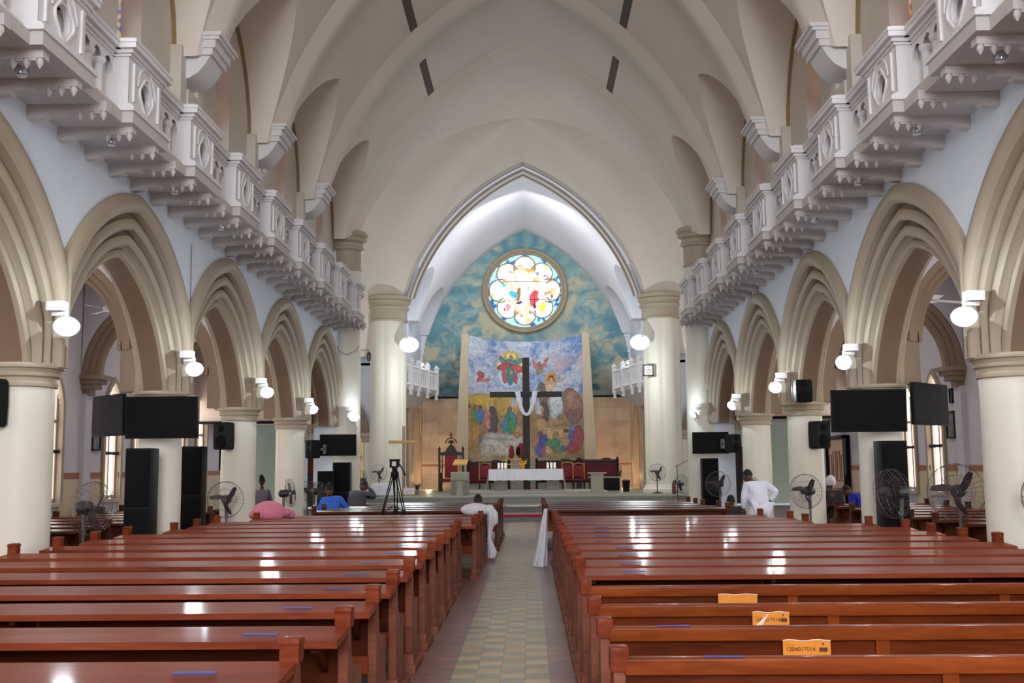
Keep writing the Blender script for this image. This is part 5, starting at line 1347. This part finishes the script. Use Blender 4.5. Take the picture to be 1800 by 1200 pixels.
# framed emblem on the right column
t = thing('framed_picture', 'small dark-framed picture with a round emblem on the right clustered column', 'picture', (4.62, 39.80, 5.10))
m = MB(); m.box(-.19, .19, -.03, 0, -.22, -.17); m.box(-.19, .19, -.03, 0, .17, .22); m.box(-.19, -.15, -.03, 0, -.22, .22); m.box(.15, .19, -.03, 0, -.22, .22); m.build('frame', M['picframe'], t, 0)
MB().box(-.16, .16, -.01, 0, -.18, .18).build('print', M['white'], t, 0)
m = MB(); m.tube([(.07*math.cos(a), -.014, -.04+.07*math.sin(a)) for a in [2*PI*i/16 for i in range(16)]], .016, 6, closed=True); m.tube([(-.05, -.014, .1), (0, -.014, .13), (.05, -.014, .1)], .012, 6); m.build('emblem', M['dadostripe'], t)
# microphone boom
t = thing('microphone_stand', 'black boom microphone stand on the steps at the right', 'microphone stand', (5.2, 36.9, ZD))
m = MB(); m.tube([(0, 0, .05), (0, 0, 1.0)], .012, 6)
for a in (0, 2.1, 4.2): m.tube([(0, 0, .12), (.28*math.cos(a), .28*math.sin(a), .015)], .01, 6)
m.build('stand', M['dark'], t, 50); m = MB(); m.tube([(-.08, 0, .93), (.58, 0, 1.28)], .01, 6); m.tube([(.58, 0, 1.28), (.72, 0, 1.18)], .025, 8); m.build('boom', M['dark'], t, 50)
t = thing('microphone_stand', 'straight black microphone stand near the right crossing pier', 'microphone stand', (5.35, 33.8, .38)); m = MB(); m.tube([(0, 0, .02), (0, 0, .95)], .012, 6); m.build('pole', M['dark'], t); MB().lathe(0, 0, [(.15, 0), (.15, .02), (.02, .03)], 14).build('base', M['dark'], t); MB().ell((0, -.04, 1.0), (.03, .05, .03)).build('microphone', M['greymetal'], t)

# tripod --------------------------------------------------------------------
t = thing('camera_tripod', 'black video tripod with panning head standing between the pew blocks on the left', 'tripod', (-2.21, 18.85, 0))
for k, a in enumerate((-2.5, -.64, PI/2)):
    m = MB(); r = .36
    for o_ in (-.035, .035):
        ox, oy = -o_*math.sin(a), o_*math.cos(a)
        m.tube([(.05*math.cos(a)+ox, .05*math.sin(a)+oy, 1.42), (.24*math.cos(a)+ox*.6, .24*math.sin(a)+oy*.6, .78)], .011, 6)
    m.tube([(.23*math.cos(a), .23*math.sin(a), .82), (r*1.15*math.cos(a), r*1.15*math.sin(a), .02)], .012, 6); m.ell((.235*math.cos(a), .235*math.sin(a), .80), (.035, .035, .04), 8, 6); m.ell((r*1.15*math.cos(a), r*1.15*math.sin(a), .03), (.035, .035, .03), 8, 6)
    m.build('leg', M['dark'], t, 50)
m = MB()
for a in (-2.5, -.64, PI/2): m.tube([(0, 0, .92), (.235*math.cos(a), .235*math.sin(a), .80)], .009, 5)
m.tube([(0, 0, .76), (0, 0, 1.45)], .012, 6); m.ell((0, 0, .79), (.04, .04, .04), 8, 6); m.build('spreader', M['dark'], t, 50)
m = MB(); m.lathe(0, 0, [(.03, 1.36), (.07, 1.42), (.075, 1.48), (.04, 1.53)], 14); m.box(-.045, .045, -.05, .05, 1.53, 1.60); m.bbox(-.085, -.055, -.05, .05, 1.57, 1.70, .006); m.bbox(.03, .08, -.06, .06, 1.58, 1.68, .006); m.box(-.09, .09, -.05, .07, 1.68, 1.72); m.build('pan_head', M['dark'], t, 40)
m = MB(); m.tube([(.06, -.03, 1.68), (.17, -.16, 1.52), (.21, -.22, 1.44)], [.01, .012, .017], 8); m.build('pan_handle', M['dark'], t, 50)

# rope barrier, draped cloths --------------------------------------------------
m = MB(); m.tube([(-.44+(.88*i/16), 24.44, .70-.10*math.sin(PI*i/16)) for i in range(17)], .012, 6)
tag(m.build('barrier_rope', M['rope'], smooth=60), 'thin sagging brown rope across the aisle between the front pews', 'rope')
def drape(label, x, y, s, ztop, pts, over=.0):
    m = MB(); rg = []
    for z, w, out in pts:
        ring = []
        for i in range(40):
            a = 2*PI*i/40; q = 1+.10*math.sin(9*a+z*3); ring.append((x+s*(out*.5*(1+q*math.cos(a))+.005), y+.03+w*.5*q*math.sin(a), z))
        rg.append(ring)
    m.ring(rg, True, True)
    if over:
        m.ell((x-s*over*.42, y+.02, ztop-.02), (over*.55, .13, .11), 24, 12); m.ell((x+s*.03, y+.02, ztop-.03), (.10, .14, .09), 20, 10)
    o = m.build('draped_cloth', M['lace'], None, 60); tag(o, label, 'cloth', 'white cloths on the pew ends'); return o
drape('white lace cloth falling in a cone from a pew end right of the aisle', .44, 17.2, -1, .88, [(.90, .10, .05), (.6, .22, .11), (.3, .34, .17), (.01, .44, .25)])
drape('white sash draped over the last ledge pew end left of the aisle', -.56, 18.1, 1, .88, [(.93, .26, .08), (.80, .30, .17), (.64, .22, .17), (.58, .12, .10), (.40, .10, .05), (.16, .22, .15), (.06, .16, .12)], over=.46)

# bracket loudspeaker horn on left pier, cables, framed stations -----------------
t = thing('pier_lamp', 'round grey lamp on a bent bracket beside the left crossing pier', 'lamp', (-4.32, 29.3, 4.75)); MB().ell((.06, 0, -.12), (.07, .07, .14)).build('globe', M['greymetal'], t); m = MB(); m.tube([(-.25, 0, .06), (.06, 0, .06), (.06, 0, 0)], .012, 6); m.build('bracket', M['greymetal'], t)
m = MB(); m.tube([(-5.0, 28.55, 4.85), (-4.95, 28.5, 4.7), (-4.75, 28.5, 4.6), (-4.5, 28.6, 4.72), (-4.45, 28.7, 4.85)], .008, 5); tag(m.build('hanging_cable', M['dark'], smooth=60), 'thin dark cable looping beside the left crossing pier', 'cable')
m = MB(); m.tube([(-4.985, 16.0, 5.0), (-4.985, 16.02, 3.9)], .006, 5); tag(m.build('wall_cable', M['greymetal'], smooth=60), 'thin grey cable down the white wall between the second and third left arches', 'cable')
def picture(label, s, y, z, w, h):
    t = thing('framed_painting', label, 'picture', (s*(XO-.01), y, z), 0 if s < 0 else PI, 'small paintings on the aisle walls')
    m = MB(); m.box(0, .04, -w/2, -w/2+.03, -h/2, h/2); m.box(0, .04, w/2-.03, w/2, -h/2, h/2); m.box(0, .04, -w/2, w/2, h/2-.03, h/2); m.box(0, .04, -w/2, w/2, -h/2, -h/2+.03); m.build('frame', M['trousers'], t, 0); MB().box(.0, .015, -w/2+.03, w/2-.03, -h/2+.03, h/2-.03).build('canvas', M['bluepic'], t, 0)
picture('framed painting low on the left aisle wall beside the lancet windows', -1, 20.72, 2.2, .40, .5)
picture('narrow framed painting above the other on the left aisle wall', -1, 20.62, 2.72, .18, .26)
picture('framed painting on the right aisle wall beside the lancet windows', 1, 20.72, 2.3, .40, .52)
picture('narrow framed painting above the other on the right aisle wall', 1, 20.62, 2.85, .16, .28)
def cfan(label, x, y, z):
    t = thing('ceiling_fan', label, 'fan', (x, y, z), random.uniform(0, 2), 'white ceiling fans in the side aisles'); MB().lathe(0, 0, [(.02, 0), (.10, .01), (.11, .08), (.04, .12), (.015, .13), (.015, 5.3-z)], 14).build('motor', M['white'], t)
    m = MB()
    for k in range(3):
        a = 2*PI*k/3; c, q = math.cos(a), math.sin(a); m.add([(.1*c-.04*q, .1*q+.04*c, .03), (.65*c-.07*q, .65*q+.07*c, .02), (.65*c+.07*q, .65*q-.07*c, .04), (.1*c+.04*q, .1*q-.04*c, .05)], [(0, 1, 2, 3)])
    m.build('blades', M['white'], t, 0)
for s in (-1, 1):
    for k, y in enumerate((17.9, 22.3, 26.6)): cfan('white ceiling fan in the %s side aisle, %s the camera' % (side(s), ('nearest to', 'second from', 'third from')[k]), s*6.98, y, 4.25)

# ================================================================== PEOPLE
def skin_fig(name, verts, edges, radii, m, parent=None, root=0, sub=2, extra=None):
    me = bpy.data.meshes.new(name); me.from_pydata(verts, edges, []); o = bpy.data.objects.new(name, me); COL.objects.link(o)
    sk = o.modifiers.new('skin', 'SKIN'); sk.use_smooth_shade = True
    for i, r in enumerate(radii):
        r = r if isinstance(r, tuple) else (r, r); me.skin_vertices[0].data[i].radius = r
    me.skin_vertices[0].data[root].use_root = True
    ss = o.modifiers.new('sub', 'SUBSURF'); ss.levels = sub; ss.render_levels = sub
    dg = bpy.context.evaluated_depsgraph_get(); me2 = bpy.data.meshes.new_from_object(o.evaluated_get(dg)); bpy.data.objects.remove(o)
    if extra:
        bm = bmesh.new(); bm.from_mesh(me2); tmp = extra.mesh('tmp', m, 60); bm.from_mesh(tmp); bm.to_mesh(me2); bm.free(); bpy.data.meshes.remove(tmp)
    for p in me2.polygons: p.use_smooth = True
    me2.materials.clear(); me2.materials.append(m)
    for p in me2.polygons: p.material_index = 0
    o2 = bpy.data.objects.new(name, me2); COL.objects.link(o2)
    if parent: o2.parent = parent
    return o2
def person(label, loc, rz, J, top, bottom, hairstyle='short', headdir=(0, 1, 0), long_sleeve=True, hair_mat='hair', sc=1.0, group=None):
    """J: dict of joints: pelvis chest neck head shL elL haL shR elR haR hipL knL ftL hipR knR ftR"""
    g = lambda k: Vector(J[k])*sc
    hd = g('head'); f = Vector(headdir).normalized(); r_ = f.cross(Vector((0, 0, 1))).normalized(); u = r_.cross(f)
    keys = ['pelvis', 'chest', 'neck', 'head0', 'shL', 'elL', 'haL', 'shR', 'elR', 'haR', 'hipL', 'knL', 'ftL', 'toL', 'hipR', 'knR', 'ftR', 'toR']
    P_ = {k: g(k) for k in keys if k in J}
    P_['head0'] = g('neck').lerp(hd, .5)
    fd = Vector((0, .14*sc, -.01))
    P_['toL'] = P_['ftL']+fd; P_['toR'] = P_['ftR']+fd
    V_ = [tuple(P_[k]) for k in keys]; ix = {k: i for i, k in enumerate(keys)}
    R_ = dict(pelvis=(.15, .11), chest=(.16, .11), neck=.055, head0=.058, shL=.06, elL=.045, haL=.032, shR=.06, elR=.045, haR=.032, hipL=.085, knL=.06, ftL=.04, toL=.035, hipR=.085, knR=.06, ftR=.04, toR=.035)
    E = [('pelvis', 'chest'), ('chest', 'neck'), ('neck', 'head0'), ('chest', 'shL'), ('shL', 'elL'), ('elL', 'haL'), ('chest', 'shR'), ('shR', 'elR'), ('elR', 'haR'), ('pelvis', 'hipL'), ('hipL', 'knL'), ('knL', 'ftL'), ('ftL', 'toL'), ('pelvis', 'hipR'), ('hipR', 'knR'), ('knR', 'ftR'), ('ftR', 'toR')]
    ex = MB(); q = Matrix((r_, f, u)).transposed()
    ex.ell(hd, (.075*sc, .095*sc, .115*sc), 16, 12, rot=q)
    ex.ell(hd+f*.096*sc-u*.012*sc, (.014*sc, .02*sc, .026*sc), 8, 6, rot=q)
    for s in (-1, 1):
        ex.ell(hd+r_*s*.077*sc, (.014*sc, .024*sc, .032*sc), 8, 6, rot=q); ex.ell(hd+r_*s*.03*sc+f*.086*sc+u*.02*sc, (.013*sc, .01*sc, .008*sc), 8, 5, rot=q)
    ex.ell(hd+f*.088*sc-u*.055*sc, (.026*sc, .012*sc, .009*sc), 8, 5, rot=q)
    for a, b in (('elL', 'haL'), ('elR', 'haR')):     # palms with five fingers
        d = (P_[b]-P_[a]).normalized(); sd = d.cross(Vector((0, 0, 1)));
        if sd.length < .1: sd = Vector((1, 0, 0))
        sd.normalize(); nn = sd.cross(d); c = P_[b]+d*.045*sc; qq = Matrix((sd, d, nn)).transposed()
        ex.ell(c, (.042*sc, .05*sc, .017*sc), 10, 8, rot=qq)
        for k, (o_, ln) in enumerate(((-.03, .06), (-.01, .075), (.01, .07), (.03, .055))):
            p0 = c+d*.035*sc+sd*o_*sc; p1 = p0+d*ln*.55*sc-nn*.01*sc; p2 = p1+d*ln*.45*sc-nn*.025*sc; ex.tube([p0, p1, p2], [.010*sc, .009*sc, .006*sc], 6)
        p0 = c-sd*.035*sc-d*.02*sc; ex.tube([p0, p0-sd*.03*sc+d*.025*sc, p0-sd*.035*sc+d*.055*sc-nn*.01*sc], [.012*sc, .010*sc, .007*sc], 6)
    body = skin_fig('person', V_, [(ix[a], ix[b]) for a, b in E], [tuple(v*sc for v in (R_[k] if isinstance(R_[k], tuple) else (R_[k], R_[k]))) for k in keys], M['skin'], extra=ex)
    body.location = loc; body.rotation_euler = (0, 0, rz); tag(body, label, 'person', group)
    # clothes follow the body
    P_['pelv_'] = P_['pelvis']+(P_['pelvis']-P_['chest']).normalized()*.10*sc
    tk = ['pelv_', 'chest', 'neck_', 'shL', 'elL', 'wrL', 'shR', 'elR', 'wrR']
    P_['neck_'] = P_['chest'].lerp(P_['neck'], .75); P_['wrL'] = P_['elL'].lerp(P_['haL'], .88 if long_sleeve else .02); P_['wrR'] = P_['elR'].lerp(P_['haR'], .88 if long_sleeve else .02)
    TR = dict(pelv_=(.20, .165), chest=(.19, .145), neck_=.075, shL=.085, elL=.065, wrL=.05, shR=.085, elR=.065, wrR=.05)
    TE = [(0, 1), (1, 2), (1, 3), (3, 4), (4, 5), (1, 6), (6, 7), (7, 8)]
    skin_fig('shirt', [tuple(P_[k]) for k in tk], TE, [tuple(v*sc for v in (TR[k] if isinstance(TR[k], tuple) else (TR[k], TR[k]))) for k in tk], M[top], body)
    P_['anL'] = P_['knL'].lerp(P_['ftL'], .85); P_['anR'] = P_['knR'].lerp(P_['ftR'], .85)
    bk = ['pelvis', 'hipL', 'knL', 'anL', 'hipR', 'knR', 'anR']; BR = [(.18, .14), .11, .085, .07, .11, .085, .07]
    skin_fig('trousers', [tuple(P_[k]) for k in bk], [(0, 1), (1, 2), (2, 3), (0, 4), (4, 5), (5, 6)], [tuple(v*sc for v in (r if isinstance(r, tuple) else (r, r))) for r in BR], M[bottom], body)
    hm = MB(); hm.ell(hd-f*.014*sc+u*.02*sc, (.083*sc, .094*sc, .108*sc), 16, 12, rot=q, z0=-.45 if hairstyle != 'long' else -.9)
    if hairstyle == 'bun': hm.ell(hd-f*.06*sc+u*.11*sc, (.055*sc, .055*sc, .055*sc), 12, 8)
    if hairstyle == 'scarf': hm.ell(hd-f*.03*sc, (.10*sc, .11*sc, .13*sc), 14, 10, rot=q, z0=-.6)
    hm.build('headscarf' if hairstyle == 'scarf' else 'hair', M[hair_mat], body, 60)
    return body
SIT = dict(pelvis=(0, .02, .52), chest=(0, .0, .88), neck=(0, .02, 1.08), head=(0, .06, 1.24), shL=(-.17, 0, 1.0), elL=(-.22, .08, .72), haL=(-.15, .32, .62), shR=(.17, 0, 1.0), elR=(.22, .08, .72), haR=(.15, .32, .62),
           hipL=(-.09, .08, .50), knL=(-.12, .46, .50), ftL=(-.12, .46, .07), hipR=(.09, .08, .50), knR=(.12, .46, .50), ftR=(.12, .46, .07))
def pose(**k): d = dict(SIT); d.update(k); return d
# pink shirt slumped forward on folded arms, far left pew
pk = person('person in a pink shirt slumped forward with folded arms in a left pew, head hidden', (-4.08, 17.35, 0), 0,
       pose(pelvis=(0, .0, .52), chest=(0, .14, .87), neck=(.0, .36, .72), head=(0, .50, .58), shL=(-.20, .2, .86), elL=(-.36, .34, .82), haL=(-.1, .50, .74), shR=(.20, .2, .86), elR=(.36, .34, .82), haR=(.1, .52, .74)), 'pink', 'trousers', headdir=(0, .7, -.7))
MB().ell((0, .12, .87), (.27, .22, .185), 24, 14).ell((.16, .22, .86), (.18, .16, .09), 16, 10).build('shirt_folds', M['pink'], pk, 60)
person('person in a bright blue patterned top with dark hair in a left front pew', (-3.93, 21.95, 0), 0,
       pose(chest=(.03, .12, .84), neck=(-.04, .22, 1.0), head=(-.07, .28, 1.10), shL=(-.15, .1, .90), shR=(.2, .12, .93), elR=(.32, .25, .72)), 'blue', 'royal', headdir=(-.2, .9, -.3), hairstyle='bun')
person('person in dark grey resting the head on a raised hand near the left crossing pier', (-3.66, 23.85, 0), -.3,
       pose(chest=(0, .08, .86), neck=(.03, .16, 1.04), head=(.05, .20, 1.17), elR=(.26, .34, .92), haR=(.12, .30, 1.14)), 'grey', 'trousers', headdir=(.6, .7, -.35))
person('person in mauve with black hair gathered up, beyond the third left column', (-6.55, 26.8, 0), 0, pose(head=(0, .04, 1.27)), 'mauve', 'trousers', hairstyle='bun')
person('person in white standing bent with a hand on the hip among the right pews', (4.32, 19.75, 0), .1,
       dict(pelvis=(.02, -.05, .84), chest=(-.03, .05, 1.12), neck=(-.08, .12, 1.27), head=(-.13, .17, 1.36), shL=(-.20, .05, 1.19), elL=(-.25, .03, .94), haL=(-.23, .12, .74), shR=(.15, .03, 1.20), elR=(.34, -.06, 1.08), haR=(.22, .02, .88),
            hipL=(-.08, -.04, .80), knL=(-.09, .02, .44), ftL=(-.10, -.03, .07), hipR=(.10, -.04, .80), knR=(.11, .02, .44), ftR=(.12, -.03, .07)), 'shirt', 'shirt', headdir=(-.5, .8, -.25))
person('person seated low in the right front pews, only a black-haired head showing', (4.18, 21.6, 0), 0, pose(pelvis=(0, .02, .42), chest=(0, .02, .62), neck=(0, .05, .74), head=(0, .08, .85), shL=(-.17, 0, .68), shR=(.17, 0, .68), elL=(-.22, .1, .5), elR=(.22, .1, .5), haL=(-.14, .3, .5), haR=(.14, .3, .5), hipL=(-.09, .08, .40), hipR=(.09, .08, .40), knL=(-.12, .4, .42), knR=(.12, .4, .42)), 'trousers', 'trousers')
person('person in royal blue bending forward in the right side aisle', (6.55, 20.7, 0), .5,
       pose(chest=(0, .18, .86), neck=(-.05, .3, .98), head=(-.08, .38, 1.04), shL=(-.17, .16, .94), shR=(.17, .16, .94), elR=(.30, .3, .76)), 'royal', 'blue', headdir=(0, .8, -.6))
person('person with white headscarf and dark top beside the one in blue, right aisle', (6.2, 21.7, 0), 0, pose(head=(0, .05, 1.22), neck=(0, .02, 1.06)), 'trousers', 'trousers', hairstyle='scarf', hair_mat='cloth')
person('person seated in the left front pews near the aisle with cropped dark hair', (-.88, 21.45, 0), 0, pose(pelvis=(0, .02, .46), chest=(0, .04, .68), neck=(0, .06, .80), head=(0, .08, .91), shL=(-.17, .02, .75), shR=(.17, .02, .75), elL=(-.22, .1, .55), elR=(.22, .1, .55)), 'shirt', 'trousers')

# ================================================================== LIGHT
def area(name, loc, rot, sx, sy, power, color=(1, 1, 1)):
    ld = bpy.data.lights.new(name, 'AREA'); ld.shape = 'RECTANGLE'; ld.size = sx; ld.size_y = sy; ld.energy = power; ld.color = color
    o = bpy.data.objects.new(name, ld); COL.objects.link(o); o.location = loc; o.rotation_euler = rot; return o
# unseen fill lamp added at the rear wall to light the nave
area('rear_fill_light', (0, -11.2, 6.6), (PI/2+.06, 0, 0), 5.2, 7.0, 2300, (.95, .97, 1.0))
# daylight from the nearest clerestory windows, above the top of the picture
for s in (-1, 1):
    for yc in (.68, 5.0, 9.33): area('clerestory_daylight', (s*5.0, yc, 7.6), (0, s*(PI/2-.1), 0), 1.8, .8, 40, (.97, .97, 1.0))
# fill lamps added in the side aisles, hidden behind the wall above the arches
for s in (-1, 1):
    for k in range(2, 6):
        yc = COLY[k]+P/2
        area('aisle_fill', (s*6.3, yc, 5.2), (0, 0, 0), .5, 2.4, 18, (1.0, .90, .82))
    for k in range(2, 7):
        yc = COLY[k]+P/2
        area('aisle_window_light', (s*(XO-.12), yc, 2.3), (0, s*PI/2, 0), 2.0, 1.6, 22, (1.0, .96, .9))
# crossing / chancel
area('chancel_vault_fill', (0, 42.4, 7.2), (PI-.5, 0, 0), 6.0, .5, 85, (.90, .94, 1.0))  # uplight added in mid-air to brighten the chancel vault
for s in (-1, 1):
    area('transept_light', (s*11.5, 35, 6), (0, s*PI/2, 0), 6, 6, 170, (1.0, .94, .87))
    point('chapel_amber_lamp', (s*4.5, 49.4, 1.1), 34, (1.0, .66, .38), .0)
    point('column_fill', (s*3.8, 38.3, 5.0), 150, (.90, .97, .96), .0)  # unseen point lamp added to brighten the clustered column
    area('chapel_glow', (s*6.6, 47, 2.4), (0, s*PI/2, 0), 2, 6, 50, (1.0, .76, .5))
area('sanctuary_spot', (0, 41.9, 12.0), (math.radians(38), 0, 0), 1.5, .4, 230, (.97, .96, 1.0))
w = bpy.data.worlds.new('World'); bpy.context.scene.world = w; w.use_nodes = True
w.node_tree.nodes['Background'].inputs['Color'].default_value = (.72, .78, .9, 1); w.node_tree.nodes['Background'].inputs['Strength'].default_value = .6

# ================================================================== CAMERA
F_ = 1876.; th = math.atan(220/F_); psi = math.atan(30/F_*math.cos(th)); rl = math.radians(.5)
f = Vector((-math.sin(psi)*math.cos(th), math.cos(psi)*math.cos(th), math.sin(th))); r = f.cross(Vector((0, 0, 1))).normalized(); u = r.cross(f)
r2 = r*math.cos(rl)-u*math.sin(rl); u2 = r*math.sin(rl)+u*math.cos(rl)
cam = bpy.data.cameras.new('Camera'); co = bpy.data.objects.new('Camera', cam); COL.objects.link(co)
co.matrix_world = Matrix(((r2.x, u2.x, -f.x, .17), (r2.y, u2.y, -f.y, 0), (r2.z, u2.z, -f.z, 1.57), (0, 0, 0, 1)))
cam.sensor_width = 36; cam.lens = 36*F_/1800; cam.clip_start = .1; cam.clip_end = 200
sc = bpy.context.scene; sc.camera = co
sc.view_settings.view_transform = 'Standard'; sc.view_settings.look = 'None'; sc.view_settings.exposure = 0.0; sc.view_settings.gamma = 1.0
sc.cycles.use_denoising = True; sc.cycles.max_bounces = 8; sc.cycles.diffuse_bounces = 5; sc.cycles.glossy_bounces = 3; sc.cycles.transmission_bounces = 2
sc.cycles.sample_clamp_indirect = 6.0; sc.cycles.use_adaptive_sampling = True; sc.cycles.adaptive_threshold = .03
